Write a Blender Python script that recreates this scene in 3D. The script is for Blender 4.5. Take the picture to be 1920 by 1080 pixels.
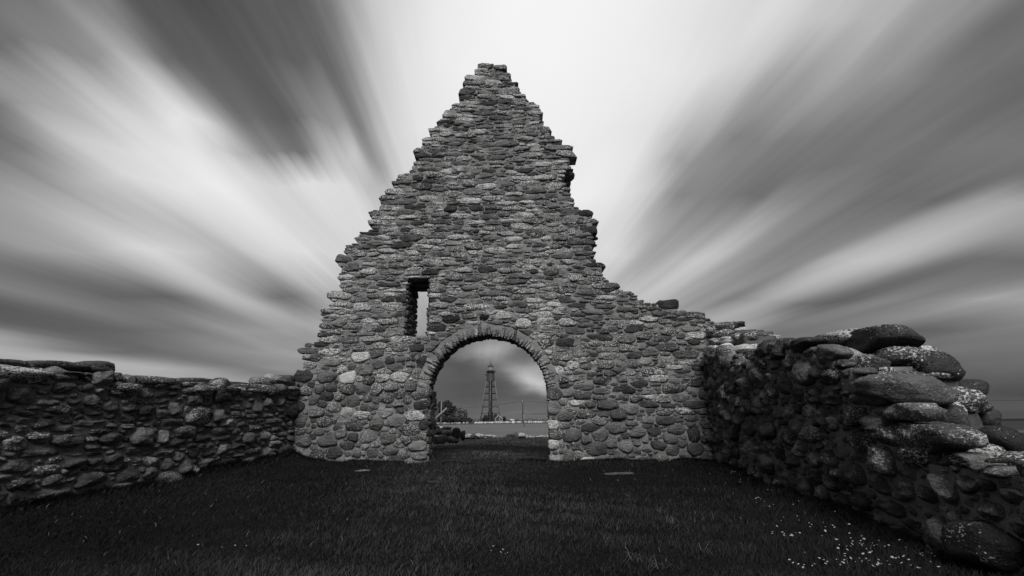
import bpy, math, random
import numpy as np
from mathutils import Vector, Matrix, noise

sc = bpy.context.scene
for o in list(bpy.data.objects):
    bpy.data.objects.remove(o)
COL = sc.collection
rnd = random.Random(7)
nrs = np.random.RandomState(7)

# ------------------------------------------------------------------ camera
F = 1920 * 16 / 36
PITCH = math.radians(15.553)
ROLL = math.radians(-0.48)
cam_d = bpy.data.cameras.new('camera')
cam_d.lens = 16.0
cam_d.sensor_width = 36.0
cam_d.clip_start = 0.05
cam_d.clip_end = 30000
cam = bpy.data.objects.new('camera', cam_d)
COL.objects.link(cam)
CM = Matrix.Rotation(math.pi / 2 + PITCH, 3, 'X') @ Matrix.Rotation(ROLL, 3, 'Z')
cam.matrix_world = CM.to_4x4()
sc.camera = cam

# ------------------------------------------------------------------ light
SUN_EL, SUN_AZ = 45.0, 2.0         # behind the viewer, a little to the right
SUN_STRENGTH, EXPOSURE = 3.6, 0.0
sun_d = bpy.data.lights.new('sun', 'SUN')
sun_d.energy = SUN_STRENGTH
sun_d.angle = math.radians(32)
sun_d.color = (1.0, 0.995, 0.985)
sun = bpy.data.objects.new('sun', sun_d)
COL.objects.link(sun)
_e, _a = math.radians(SUN_EL), math.radians(SUN_AZ)
sdir = Vector((math.sin(_a) * math.cos(_e), -math.cos(_a) * math.cos(_e), math.sin(_e)))
sun.rotation_euler = sdir.to_track_quat('Z', 'Y').to_euler()
sun.location = sdir * 30
sc.view_settings.view_transform = 'Standard'
sc.view_settings.look = 'None'
sc.view_settings.gamma = 1
sc.view_settings.use_curve_mapping = False
sc.view_settings.exposure = EXPOSURE


def lin(g):
    c = g / 255.0
    return c / 12.92 if c <= 0.04045 else ((c + 0.055) / 1.055) ** 2.4


class NT:
    """small node-tree writer"""
    def __init__(s, tree):
        s.t = tree
        tree.nodes.clear()

    def n(s, kind, **kw):
        nd = s.t.nodes.new(kind)
        for k, v in kw.items():
            setattr(nd, k, v)
        return nd

    def put(s, sock, v):
        if isinstance(v, bpy.types.NodeSocket):
            s.t.links.new(v, sock)
        elif v is not None:
            sock.default_value = v

    def math(s, op, a, b=None, c=None, clamp=False):
        nd = s.n('ShaderNodeMath', operation=op, use_clamp=clamp)
        s.put(nd.inputs[0], a)
        if b is not None:
            s.put(nd.inputs[1], b)
        if c is not None:
            s.put(nd.inputs[2], c)
        return nd.outputs[0]

    def mix(s, f, a, b):
        nd = s.n('ShaderNodeMix', data_type='FLOAT')
        s.put(nd.inputs[0], f); s.put(nd.inputs[2], a); s.put(nd.inputs[3], b)
        return nd.outputs[0]

    def maprange(s, v, a, b, c, d, smooth=False):
        nd = s.n('ShaderNodeMapRange')
        if smooth:
            nd.interpolation_type = 'SMOOTHSTEP'
        s.put(nd.inputs[0], v)
        for i, x in enumerate((a, b, c, d)):
            s.put(nd.inputs[i + 1], x)
        return nd.outputs[0]

    def noise(s, vec, scale, detail=2.0, rough=0.5, dist=0.0, color=False):
        nd = s.n('ShaderNodeTexNoise')
        s.put(nd.inputs['Vector'], vec)
        nd.inputs['Scale'].default_value = scale
        nd.inputs['Detail'].default_value = detail
        nd.inputs['Roughness'].default_value = rough
        nd.inputs['Distortion'].default_value = dist
        return nd.outputs[1 if color else 0]

    def mapping(s, vec, scale=(1, 1, 1), rot=(0, 0, 0), loc=(0, 0, 0)):
        nd = s.n('ShaderNodeMapping')
        s.put(nd.inputs[0], vec)
        nd.inputs['Location'].default_value = loc
        nd.inputs['Rotation'].default_value = rot
        nd.inputs['Scale'].default_value = scale
        return nd.outputs[0]

    def attr(s, name):
        nd = s.n('ShaderNodeAttribute', attribute_name=name)
        return nd.outputs['Fac']

    def gray(s, v):
        nd = s.n('ShaderNodeCombineColor')
        for i in range(3):
            s.put(nd.inputs[i], v)
        return nd.outputs[0]


# ------------------------------------------------------------------ sky
# Long-exposure clouds drawn out along the wind: bands that run away to one
# vanishing point on the horizon.  SKY rows: elevation (as height over the
# horizon, 16 mm lens pixels) -> list of (side offset, grey).
VPX, HZ = 900.0, 778.0
SKY = {
    10: [(0, 108), (100, 120), (200, 128), (218, 122), (250, 92), (300, 84), (380, 78), (450, 86), (500, 92), (560, 98), (620, 132), (680, 190), (740, 215), (800, 232), (900, 243), (1000, 246), (1200, 239), (1300, 228), (1400, 218), (1450, 218), (1520, 202), (1600, 186), (1700, 172), (1800, 158), (1860, 135), (1920, 108)],
    120: [(0, 112), (60, 112), (111, 128), (222, 155), (260, 162), (284, 148), (308, 115), (333, 99), (400, 92), (480, 90), (572, 98), (610, 110), (632, 125), (655, 155), (687, 190), (740, 217), (813, 236), (960, 244), (1100, 242), (1260, 232), (1350, 218), (1420, 195), (1455, 168), (1514, 160), (1625, 158), (1699, 145), (1773, 127), (1847, 114), (1920, 104)],
    240: [(0, 100), (40, 110), (74, 125), (100, 145), (148, 170), (222, 200), (296, 217), (333, 229), (372, 222), (400, 205), (426, 162), (450, 125), (478, 107), (535, 97), (556, 100), (578, 118), (610, 142), (645, 150), (670, 132), (685, 160), (700, 185), (740, 215), (800, 232), (1034, 240), (1145, 233), (1219, 222), (1256, 200), (1293, 183), (1335, 165), (1375, 138), (1420, 128), (1700, 117)],
    300: [(0, 110), (37, 120), (93, 125), (130, 150), (185, 190), (260, 220), (333, 226), (370, 232), (407, 216), (444, 190), (480, 165), (502, 140), (528, 128), (547, 118), (572, 118), (595, 142), (628, 175), (665, 198), (687, 165), (702, 162), (722, 192), (758, 220), (1090, 236), (1182, 228), (1219, 205), (1256, 165), (1293, 150), (1330, 144), (1367, 130), (1440, 118), (1700, 116), (1755, 110)],
    360: [(0, 140), (37, 148), (74, 158), (125, 150), (150, 165), (222, 187), (278, 212), (333, 227), (389, 232), (426, 236), (478, 220), (530, 212), (591, 222), (655, 214), (690, 190), (715, 195), (760, 215), (1071, 238), (1160, 228), (1200, 208), (1235, 175), (1262, 145), (1330, 128), (1438, 114), (1464, 138), (1514, 130), (1551, 120), (1600, 130), (1662, 110), (1773, 104), (1835, 110), (1920, 165)],
    480: [(-40, 118), (17, 122), (67, 140), (167, 165), (200, 168), (240, 192), (300, 215), (350, 206), (400, 190), (440, 180), (467, 196), (520, 214), (567, 221), (640, 212), (1110, 218), (1150, 212), (1182, 195), (1222, 160), (1266, 182), (1328, 190), (1370, 170), (1412, 150), (1474, 130), (1537, 138), (1578, 172), (1620, 186), (1682, 186), (1745, 170), (1787, 145), (1849, 112), (1920, 110)],
    560: [(-60, 88), (0, 92), (60, 115), (100, 125), (167, 112), (233, 102), (300, 99), (350, 108), (400, 158), (433, 184), (467, 180), (500, 142), (533, 112), (567, 128), (610, 165), (700, 175), (1130, 190), (1210, 188), (1287, 168), (1310, 150), (1345, 142), (1370, 130), (1412, 148), (1453, 160), (1495, 140), (1537, 110), (1620, 100), (1703, 138), (1745, 130), (1828, 148), (1890, 165), (1960, 155)],
    620: [(-40, 176), (0, 165), (33, 140), (67, 118), (110, 97), (200, 94), (267, 99), (333, 114), (383, 122), (433, 148), (500, 152), (567, 160), (640, 165), (900, 130), (1150, 165), (1391, 165), (1412, 142), (1440, 124), (1500, 112), (1600, 118), (1724, 92), (1787, 98), (1850, 105), (1920, 120)],
    660: [(0, 168), (60, 172), (110, 165), (200, 118), (280, 100), (360, 110), (430, 130), (500, 150), (560, 152), (800, 90), (860, 86), (880, 104), (905, 134), (930, 136), (950, 112), (968, 94), (1000, 92), (1060, 110), (1400, 110), (1470, 110), (1600, 100), (1750, 108), (1850, 112), (1920, 112)],
    690: [(0, 135), (100, 150), (230, 168), (333, 172), (400, 150), (470, 125), (540, 140), (700, 110), (840, 88), (875, 86), (900, 98), (930, 96), (955, 98), (980, 122), (1005, 148), (1022, 158), (1060, 140), (1400, 95), (1700, 88), (1850, 96), (1920, 98)],
    720: [(0, 125), (330, 165), (450, 170), (540, 130), (700, 100), (830, 84), (900, 80), (945, 86), (975, 98), (1000, 122), (1022, 136), (1080, 110), (1400, 90), (1850, 84), (1920, 86)],
    745: [(400, 110), (700, 90), (840, 82), (900, 80), (960, 82), (1024, 86), (1200, 84), (1850, 78)],
    774: [(0, 100), (840, 96), (930, 100), (1024, 104), (1850, 84)],
}
world = bpy.data.worlds.new('World')
sc.world = world
world.use_nodes = True
g = NT(world.node_tree)
tc = g.n('ShaderNodeTexCoord').outputs['Generated']
az0 = math.atan2(VPX - 960, F * math.cos(PITCH) + 237.5 * math.sin(PITCH))
sep = g.n('ShaderNodeSeparateXYZ')
g.put(sep.inputs[0], g.mapping(tc, rot=(0, 0, az0)))
X, Y, Z = sep.outputs
Zc = g.math('MAXIMUM', Z, 0.0015)
# gentle warp so the bands are not ruler-straight
wn = g.noise(g.mapping(tc, scale=(1.2, 1.2, 2.2)), 1.6, 2.0, 0.5)
warp = g.math('MULTIPLY', g.math('SUBTRACT', wn, 0.5), 0.010)
theta = g.math('DIVIDE', g.math('ARCTAN2', Zc, X), math.pi)
theta = g.math('ADD', theta, warp)
# elevation as lens height; beyond straight overhead it stays on the last row
w = g.math('DIVIDE', Zc, g.math('MAXIMUM', Y, 0.02))
hh = g.math('DIVIDE', g.math('MULTIPLY', w, 885.6), g.math('MULTIPLY_ADD', w, 0.269, 0.963))
hwarp = g.noise(g.mapping(tc, scale=(3.0, 1.0, 2.0)), 2.2, 2.0, 0.5)
hh = g.math('MULTIPLY', hh, g.math('MULTIPLY_ADD', g.math('SUBTRACT', hwarp, 0.5), 0.12, 1.0))
wx_ = g.n('ShaderNodeCombineXYZ')
g.put(wx_.inputs[0], g.math('MULTIPLY', theta, 60.0))
wis = g.noise(wx_.outputs[0], 0.6, 3.0, 0.55)
hh = g.math('MULTIPLY', hh, g.math('MULTIPLY_ADD', g.math('SUBTRACT', wis, 0.5), g.maprange(hh, 100.0, 300.0, 0.0, 0.20), 1.0))
rows = sorted(SKY, reverse=True)
val = None
prev_h = None
for row in rows:
    h = HZ - row
    pts = []
    for x, gv in SKY[row]:
        th = math.atan2(h * 0.963, x - VPX) / math.pi
        pts.append((th, lin(gv)))
    pts.sort()
    pts = pts[:32]
    rp = g.n('ShaderNodeValToRGB')
    rp.color_ramp.interpolation = 'CARDINAL'
    els = rp.color_ramp.elements
    els[0].position = pts[0][0]; els[0].color = (pts[0][1],) * 3 + (1,)
    els[1].position = pts[-1][0]; els[1].color = (pts[-1][1],) * 3 + (1,)
    for th, v in pts[1:-1]:
        e = els.new(th)
        e.color = (v, v, v, 1)
    g.put(rp.inputs[0], theta)
    cur = rp.outputs[0]
    bw = g.n('ShaderNodeRGBToBW'); g.put(bw.inputs[0], cur); cur = bw.outputs[0]
    if val is None:
        val = cur
    else:
        f = g.maprange(hh, prev_h, h, 0.0, 1.0)
        val = g.mix(f, val, cur)
    prev_h = h
# fine streaks inside the bands
cx = g.n('ShaderNodeCombineXYZ')
g.put(cx.inputs[0], g.math('MULTIPLY', theta, 46.0))
g.put(cx.inputs[1], g.math('MULTIPLY', g.math('LOGARITHM', g.math('MAXIMUM', w, 0.01), 2.718), 0.9))
st = g.noise(cx.outputs[0], 1.0, 3.0, 0.5, 0.4)
cx2 = g.n('ShaderNodeCombineXYZ')
g.put(cx2.inputs[0], g.math('MULTIPLY', theta, 150.0))
g.put(cx2.inputs[1], g.math('MULTIPLY', g.math('LOGARITHM', g.math('MAXIMUM', w, 0.01), 2.718), 1.6))
st2 = g.noise(cx2.outputs[0], 1.0, 2.0, 0.5)
streak = g.math('MULTIPLY_ADD', g.math('SUBTRACT', st, 0.5), 0.60, 1.0)
streak = g.math('MULTIPLY', streak, g.math('MULTIPLY_ADD', g.math('SUBTRACT', st2, 0.5), 0.17, 1.0))
hi = g.maprange(val, 0.35, 0.85, 0.0, 1.0)
streak = g.mix(hi, streak, 1.0)
streak = g.mix(g.maprange(hh, 60.0, 220.0, 0.0, 1.0), 1.0, streak)
patch = g.noise(g.mapping(tc, scale=(7, 1, 18), rot=(0, 0.25, 0)), 1.3, 4.0, 0.55)
pamp = g.maprange(hh, 20.0, 240.0, 0.75, 0.0)
streak = g.math('MULTIPLY', streak, g.math('MULTIPLY_ADD', g.math('SUBTRACT', patch, 0.5), pamp, 1.0))
val = g.math('MULTIPLY', val, streak)
# two low banks of lighter cloud near the horizon
for bx, by, hl, hw_, sl, add in ((1004, 712, 80, 17, 0.42, 0.24), (912, 655, 75, 14, -0.10, 0.10), (985, 668, 60, 10, 0.05, 0.03)):
    hb = HZ - by
    yb = 885.6 - .269 * hb
    a0, w0 = (bx - VPX) / yb, .963 * hb / yb
    da = g.math('SUBTRACT', g.math('DIVIDE', X, g.math('MAXIMUM', Y, 0.02)), a0)
    dw = g.math('SUBTRACT', g.math('ADD', w, g.math('MULTIPLY', g.math('SUBTRACT', patch, 0.5), 0.05)), w0)
    p_ = g.math('DIVIDE', g.math('SUBTRACT', da, g.math('MULTIPLY', dw, sl)), hl / yb)
    q_ = g.math('DIVIDE', g.math('ADD', dw, g.math('MULTIPLY', da, sl)), hw_ / yb)
    rr2 = g.math('ADD', g.math('MULTIPLY', p_, p_), g.math('MULTIPLY', q_, q_))
    bl = g.math('MULTIPLY', g.math('EXPONENT', g.math('MULTIPLY', rr2, -1.0)), add)
    bl = g.math('MULTIPLY', bl, g.maprange(Y, 0.1, 0.3, 0.0, 1.0))
    val = g.math('ADD', val, g.math('MULTIPLY', bl, g.math('MULTIPLY_ADD', g.math('SUBTRACT', patch, 0.5), 2.0, 1.0)))
# overhead and behind the camera the cloud deck closes to an even mid grey
back = g.maprange(Y, 0.62, 0.05, 0.0, 1.0, smooth=True)
deck = g.math('MULTIPLY_ADD', g.noise(g.mapping(tc, scale=(3, 0.8, 3)), 1.3, 3.0), 0.22, 0.10)
val = g.mix(back, val, deck)
# below the horizon: same grey as its rim
val = g.mix(g.maprange(Z, -0.02, 0.0, 0.0, 1.0), 0.08, val)
# clear air above the clouds: physical sky, its own light reduced to grey
sky = g.n('ShaderNodeTexSky')
sky.sky_type = 'NISHITA'
sky.sun_disc = False
sky.sun_elevation = math.radians(SUN_EL)
sky.sun_rotation = math.radians(180 - SUN_AZ)
sbw = g.n('ShaderNodeRGBToBW'); g.put(sbw.inputs[0], sky.outputs[0])
tot = g.math('ADD', g.math('MULTIPLY', val, 0.985), g.math('MULTIPLY', g.math('MULTIPLY', sbw.outputs[0], 0.05), 0.03))
bg = g.n('ShaderNodeBackground')
g.put(bg.inputs[0], g.gray(tot))
bg.inputs[1].default_value = 1.0
out = g.n('ShaderNodeOutputWorld')
g.t.links.new(bg.outputs[0], out.inputs[0])


# ------------------------------------------------------------------ helpers
def ray(px, py):
    return CM @ Vector((px - 960, 540 - py, -F))


def at_depth(px, py, Yd):
    r = ray(px, py)
    return r * (Yd / r.y)


def project(p):
    c = CM.transposed() @ Vector(p)
    if c.z > -0.05:
        return None
    return 960 + F * c.x / -c.z, 540 - F * c.y / -c.z


class Face:
    """an upright wall plane: u along it, v = height, d = towards the chapel"""
    def __init__(s, A, B):
        s.A = Vector((A[0], A[1], 0))
        s.U = (Vector((B[0], B[1], 0)) - s.A).normalized()
        s.N = Vector((s.U.y, -s.U.x, 0))
        if s.N.dot(-s.A) < 0:
            s.N = -s.N

    def w(s, u, v, d=0.0):
        return s.A + s.U * u + s.N * d + Vector((0, 0, v))

    def px(s, x, y, off=0.0):
        r = ray(x, y)
        A = s.A + s.N * off
        t = A.dot(s.N) / r.dot(s.N)
        p = r * t
        return (p - A).dot(s.U), p.z


def set_props(o, label=None, cat=None, group=None, kind=None):
    if label: o['label'] = label
    if cat: o['category'] = cat
    if group: o['group'] = group
    if kind: o['kind'] = kind
    return o


def empty(name, loc, label, cat, group=None):
    o = bpy.data.objects.new(name, None)
    o.location = loc
    o.empty_display_size = 0.2
    COL.objects.link(o)
    return set_props(o, label, cat, group)


def add_mesh(name, verts, faces, mat, parent=None, attrs=None, smooth=True, loc=None):
    me = bpy.data.meshes.new(name)
    if loc is not None:
        verts = [(v[0] - loc[0], v[1] - loc[1], v[2] - loc[2]) for v in verts]
    me.from_pydata([tuple(v) for v in verts], [], faces)
    if attrs:
        for k, a in attrs.items():
            at = me.attributes.new(k, 'FLOAT', 'POINT')
            at.data.foreach_set('value', np.asarray(a, dtype=np.float32))
    if smooth:
        me.polygons.foreach_set('use_smooth', [True] * len(me.polygons))
    me.materials.append(mat)
    me.update()
    o = bpy.data.objects.new(name, me)
    COL.objects.link(o)
    if loc is not None:
        o.location = loc
    if parent is not None:
        o.parent = parent
        o.matrix_parent_inverse = Matrix.Translation(-Vector(parent.location))
    return o


class Buf:
    def __init__(s):
        s.v = []; s.f = []; s.a = {'tone': [], 'lich': []}

    def add(s, v, f, tone=0.12, lich=0.3):
        o = len(s.v)
        s.v.extend(v)
        s.f.extend([tuple(i + o for i in q) for q in f])
        s.a['tone'].extend([tone] * len(v))
        s.a['lich'].extend([lich] * len(v))

    def obj(s, name, mat, parent=None, smooth=True, loc=None):
        return add_mesh(name, s.v, s.f, mat, parent, s.a, smooth, loc)


def box_vf(x0, y0, z0, x1, y1, z1):
    v = [(x0, y0, z0), (x1, y0, z0), (x1, y1, z0), (x0, y1, z0), (x0, y0, z1), (x1, y0, z1), (x1, y1, z1), (x0, y1, z1)]
    f = [(0, 3, 2, 1), (4, 5, 6, 7), (0, 1, 5, 4), (1, 2, 6, 5), (2, 3, 7, 6), (3, 0, 4, 7)]
    return v, f


def tube_vf(p0, p1, r0, r1=None, n=8, caps=True):
    p0, p1 = Vector(p0), Vector(p1)
    r1 = r0 if r1 is None else r1
    d = (p1 - p0).normalized()
    a = d.orthogonal().normalized()
    b = d.cross(a)
    v = []
    for p, r in ((p0, r0), (p1, r1)):
        for i in range(n):
            t = 2 * math.pi * i / n
            v.append(tuple(p + a * math.cos(t) * r + b * math.sin(t) * r))
    f = [(i, (i + 1) % n, n + (i + 1) % n, n + i) for i in range(n)]
    if caps:
        f += [tuple(range(n - 1, -1, -1)), tuple(range(n, 2 * n))]
    return v, f


# ------------------------------------------------------------------ materials
def principled(g, color, rough=0.9, bump=None, bstr=0.5, bdist=0.02, spec=0.25):
    p = g.n('ShaderNodeBsdfPrincipled')
    g.put(p.inputs['Base Color'], color)
    g.put(p.inputs['Roughness'], rough)
    p.inputs['Specular IOR Level'].default_value = spec
    if bump is not None:
        b = g.n('ShaderNodeBump')
        b.inputs['Strength'].default_value = bstr
        b.inputs['Distance'].default_value = bdist
        g.put(b.inputs['Height'], bump)
        g.put(p.inputs['Normal'], b.outputs[0])
    o = g.n('ShaderNodeOutputMaterial')
    g.t.links.new(p.outputs[0], o.inputs[0])
    return p


def new_mat(name):
    m = bpy.data.materials.new(name)
    m.use_nodes = True
    return m, NT(m.node_tree)


def stone_mat(name, speck_scale=34.0, gain=1.0, spot=15.0, strata=1.0, lcol0=0.24, zamp=0.3, thr0=0.672, grit=0.0):
    m, g = new_mat(name)
    pos = g.n('ShaderNodeNewGeometry').outputs['Position']
    tone, lich = g.attr('tone'), g.attr('lich')
    big = g.noise(pos, 5.0, 4.0, 0.6)
    mid = g.noise(pos, 38.0, 4.0, 0.65)
    lay = g.noise(g.mapping(pos, scale=(5, 5, 30), rot=(0.06, 0.05, 0)), 1.4, 4.0, 0.6, 0.5)
    crack = g.maprange(lay, 0.36, 0.44, 0.45, 1.0)
    k = g.math('MULTIPLY', g.math('MULTIPLY_ADD', g.math('SUBTRACT', big, 0.5), 1.5, 1.0),
               g.math('MULTIPLY_ADD', g.math('SUBTRACT', mid, 0.5), 1.5, 1.0))
    k = g.math('MULTIPLY', k, g.math('MULTIPLY_ADD', g.math('SUBTRACT', lay, 0.5), 0.9 * strata, 1.0))
    fine = g.noise(pos, 120.0, 3.0, 0.7)
    if grit:
        k = g.math('MULTIPLY', k, g.math('MULTIPLY_ADD', g.math('SUBTRACT', fine, 0.5), 3.0, 1.0))
    k = g.math('MULTIPLY', k, g.mix(strata, 1.0, crack))
    base = g.math('MULTIPLY', tone, g.math('MAXIMUM', k, 0.25))
    # crustose lichen: specks, spots, and a dusty veil
    sp = g.noise(g.mapping(pos, scale=(1, 1, 1.35)), speck_scale, 4.0, 0.72, 0.2)
    zone = g.noise(pos, 2.3, 3.0, 0.55)
    thr = g.math('SUBTRACT', thr0, g.math('MULTIPLY', lich, 0.20))
    thr = g.math('SUBTRACT', thr, g.math('MULTIPLY', g.math('SUBTRACT', zone, 0.5), zamp))
    s1 = g.math('MULTIPLY', g.math('SUBTRACT', sp, thr), 18.0, clamp=True)
    vo = g.n('ShaderNodeTexVoronoi')
    vo.inputs['Scale'].default_value = spot
    g.put(vo.inputs['Vector'], g.mapping(pos, scale=(1, 1, 1)))
    z2 = g.noise(pos, 6.0, 2.0, 0.5)
    rad = g.math('MULTIPLY', g.math('SUBTRACT', g.math('ADD', z2, g.math('MULTIPLY', lich, 0.10)), 0.61), 1.5)
    wob = g.math('MULTIPLY', g.math('SUBTRACT', g.noise(pos, 60.0, 2.0), 0.5), 0.22)
    s2 = g.math('MULTIPLY', g.math('SUBTRACT', g.math('ADD', rad, wob), vo.outputs['Distance']), 14.0, clamp=True)
    s = g.math('MAXIMUM', s1, g.math('MULTIPLY', s2, 0.85))
    lcol = g.math('MULTIPLY_ADD', g.noise(pos, 90.0, 2.0), 0.6, lcol0)
    col = g.math('MULTIPLY', g.mix(s, base, lcol), gain)
    hgt = g.math('ADD', g.math('MULTIPLY', lay, 1.5 * strata), g.math('MULTIPLY', mid, 0.7))
    hgt = g.math('ADD', hgt, g.math('MULTIPLY', big, 0.8))
    hgt = g.math('ADD', hgt, g.math('MULTIPLY', s, 0.10))
    if grit:
        pit = g.noise(g.mapping(pos, scale=(1, 1, 1.6)), 11.0, 5.0, 0.65, 0.6)
        hgt = g.math('ADD', hgt, g.math('ADD', g.math('MULTIPLY', pit, 1.8), g.math('MULTIPLY', fine, 0.3)))
    principled(g, g.gray(col), 0.92, hgt, 0.85, 0.035, 0.15)
    return m


M_STONE = stone_mat('lichened_stone', 40.0)
M_FIELD = stone_mat('gable_fieldstone', 42.0, spot=26.0, strata=0.6, lcol0=0.18, zamp=0.3, thr0=0.68)
M_BOULDER = stone_mat('fieldstone', 48.0, spot=26.0, strata=0.28, lcol0=0.12, zamp=0.75, thr0=0.70, grit=1.0)


def mortar_mat():
    m, g = new_mat('lime_mortar')
    pos = g.n('ShaderNodeNewGeometry').outputs['Position']
    a = g.noise(pos, 3.0, 5.0, 0.65)
    b = g.noise(pos, 55.0, 4.0, 0.7)
    tone = g.attr('tone')
    k = g.math('MULTIPLY', g.math('MULTIPLY_ADD', g.math('SUBTRACT', a, 0.5), 1.3, 1.0),
               g.math('MULTIPLY_ADD', g.math('SUBTRACT', b, 0.5), 0.8, 1.0))
    col = g.math('MULTIPLY', tone, k)
    principled(g, g.gray(col), 0.95, g.math('ADD', b, g.math('MULTIPLY', g.noise(pos, 18.0, 3.0), 1.5)), 0.7, 0.02, 0.1)
    return m


M_MORTAR = mortar_mat()


def simple_mat(name, grey, var=0.3, scale=8.0, rough=0.8, bump=0.3, spec=0.25, mapscale=(1, 1, 1), metallic=0.0):
    m, g = new_mat(name)
    pos = g.n('ShaderNodeNewGeometry').outputs['Position']
    nn = g.noise(g.mapping(pos, scale=mapscale), scale, 4.0, 0.6)
    col = g.math('MULTIPLY', grey, g.math('MULTIPLY_ADD', g.math('SUBTRACT', nn, 0.5), var * 2, 1.0))
    p = principled(g, g.gray(col), rough, nn, bump, 0.02, spec)
    p.inputs['Metallic'].default_value = metallic
    return m


# ------------------------------------------------------------------ ground
def smooth(a, b, x):
    t = np.clip((x - a) / (b - a), 0, 1)
    return t * t * (3 - 2 * t)


PROFILE_Y = np.array([-60, 0, 9, 15, 19, 22, 30, 45, 65, 110, 180, 250, 330, 372, 392, 440, 3000.])
PROFILE_Z = np.array([-1.0, -.9, -.86, -.9, -.86, -.98, -1.25, -1.55, -1.95, -2.75, -3.0, -3.25, -3.5, -3.75, -4.15, -6, -40.])


def ground_z(x, y):
    x = np.asarray(x, dtype=float); y = np.asarray(y, dtype=float)
    # the shore swings closer on the right-hand side
    shift = smooth(25, 130, x) * 150.0
    ye = y + shift * smooth(60, 200, y)
    z = np.interp(ye, PROFILE_Y, PROFILE_Z)
    wall_x = -4.15 - 0.142 * (9 - y)
    bank = 0.30 * np.exp(-np.maximum(x - wall_x, 0) / 0.5) * np.exp(-np.maximum(9 - y, 0) / 2.2) * np.exp(-np.maximum(y - 9.6, 0) / 1.5)
    z = z + bank * np.exp(-np.maximum(wall_x - x, 0) / 1.5)
    near = np.exp(-np.maximum(np.hypot(x, y) - 25, 0) / 30)
    z = z + near * (0.020 * np.sin(x * 1.9 + 0.7 * y) * np.cos(y * 1.3 - 0.4 * x) + 0.012 * np.sin(4.1 * x + 1.2) * np.sin(3.7 * y))
    far = smooth(22, 60, y)
    z = z + far * 0.12 * np.sin(x * 0.11 + 1.0) * np.sin(y * 0.09)
    return z


def gz(x, y):
    return float(ground_z(x, y))


def axis(lo, hi, fine_lo, fine_hi, step, grow):
    xs = list(np.arange(fine_lo, fine_hi + 1e-6, step))
    s = step; x = fine_hi
    while x < hi:
        s *= grow; x += s; xs.append(min(x, hi))
    s = step; x = fine_lo
    while x > lo:
        s *= grow; x -= s; xs.insert(0, max(x, lo))
    return np.array(xs)


gxs = axis(-2500, 2500, -6, 6, 0.16, 1.13)
gys = axis(-60, 1500, 1.0, 24, 0.16, 1.08)
GX, GY = np.meshgrid(gxs, gys)
GZ = ground_z(GX, GY)
nx, ny = len(gxs), len(gys)
gv = np.stack([GX.ravel(), GY.ravel(), GZ.ravel()], 1)
gf = [(j * nx + i, j * nx + i + 1, (j + 1) * nx + i + 1, (j + 1) * nx + i) for j in range(ny - 1) for i in range(nx - 1)]
m, g = new_mat('turf_soil')
pos = g.n('ShaderNodeNewGeometry').outputs['Position']
sp = g.n('ShaderNodeSeparateXYZ'); g.put(sp.inputs[0], pos)
a = g.noise(pos, 0.9, 5.0, 0.6)
b = g.noise(pos, 30.0, 4.0, 0.7)
c = g.noise(g.mapping(pos, scale=(1, 2.5, 1)), 0.12, 4.0, 0.6)
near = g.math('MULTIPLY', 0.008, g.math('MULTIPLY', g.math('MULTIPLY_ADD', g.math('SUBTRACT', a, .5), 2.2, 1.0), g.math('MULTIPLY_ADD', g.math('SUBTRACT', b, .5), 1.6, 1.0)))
near = g.math('MULTIPLY', near, g.maprange(sp.outputs[1], 8.8, 13.0, 1.0, 4.0))  # turf colour brightened behind the gable to offset its cast shadow
# the hay meadow beyond the ruin is paler and drier than the dark turf
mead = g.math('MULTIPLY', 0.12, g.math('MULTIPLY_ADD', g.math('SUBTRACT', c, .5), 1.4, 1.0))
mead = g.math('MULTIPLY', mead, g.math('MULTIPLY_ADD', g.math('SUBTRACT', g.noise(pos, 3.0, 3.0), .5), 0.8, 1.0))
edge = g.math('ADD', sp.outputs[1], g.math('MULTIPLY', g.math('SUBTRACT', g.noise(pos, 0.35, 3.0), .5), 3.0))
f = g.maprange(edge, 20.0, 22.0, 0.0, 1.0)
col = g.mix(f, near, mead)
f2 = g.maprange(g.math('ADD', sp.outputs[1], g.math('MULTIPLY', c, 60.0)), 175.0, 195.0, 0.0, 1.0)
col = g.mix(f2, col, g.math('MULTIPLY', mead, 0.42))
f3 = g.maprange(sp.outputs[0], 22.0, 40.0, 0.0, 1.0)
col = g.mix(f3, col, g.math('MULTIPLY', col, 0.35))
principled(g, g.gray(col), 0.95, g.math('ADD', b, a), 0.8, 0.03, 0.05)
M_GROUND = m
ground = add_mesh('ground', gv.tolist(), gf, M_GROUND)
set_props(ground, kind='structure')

# sea
m, g = new_mat('sea_water')
pos = g.n('ShaderNodeNewGeometry').outputs['Position']
wv = g.noise(g.mapping(pos, scale=(0.25, 0.6, 1)), 1.0, 4.0, 0.6)
bigw = g.noise(g.mapping(pos, scale=(0.004, 0.03, 1)), 1.0, 3.0, 0.6)
seacol = g.math('MULTIPLY_ADD', bigw, 0.03, 0.006)
principled(g, g.gray(seacol), 0.42, wv, 0.8, 0.5, 0.25)
M_SEA = m
sv, sf = [], []
for i, yy in enumerate((120, 250, 400, 800, 2000, 6000, 14000)):
    for j, xx in enumerate((-14000, -4000, -800, 0, 800, 4000, 14000)):
        sv.append((xx, yy, -4.0))
for i in range(6):
    for j in range(6):
        k = i * 7 + j
        sf.append((k, k + 1, k + 8, k + 7))
set_props(add_mesh('sea', sv, sf, M_SEA), kind='structure')


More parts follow.
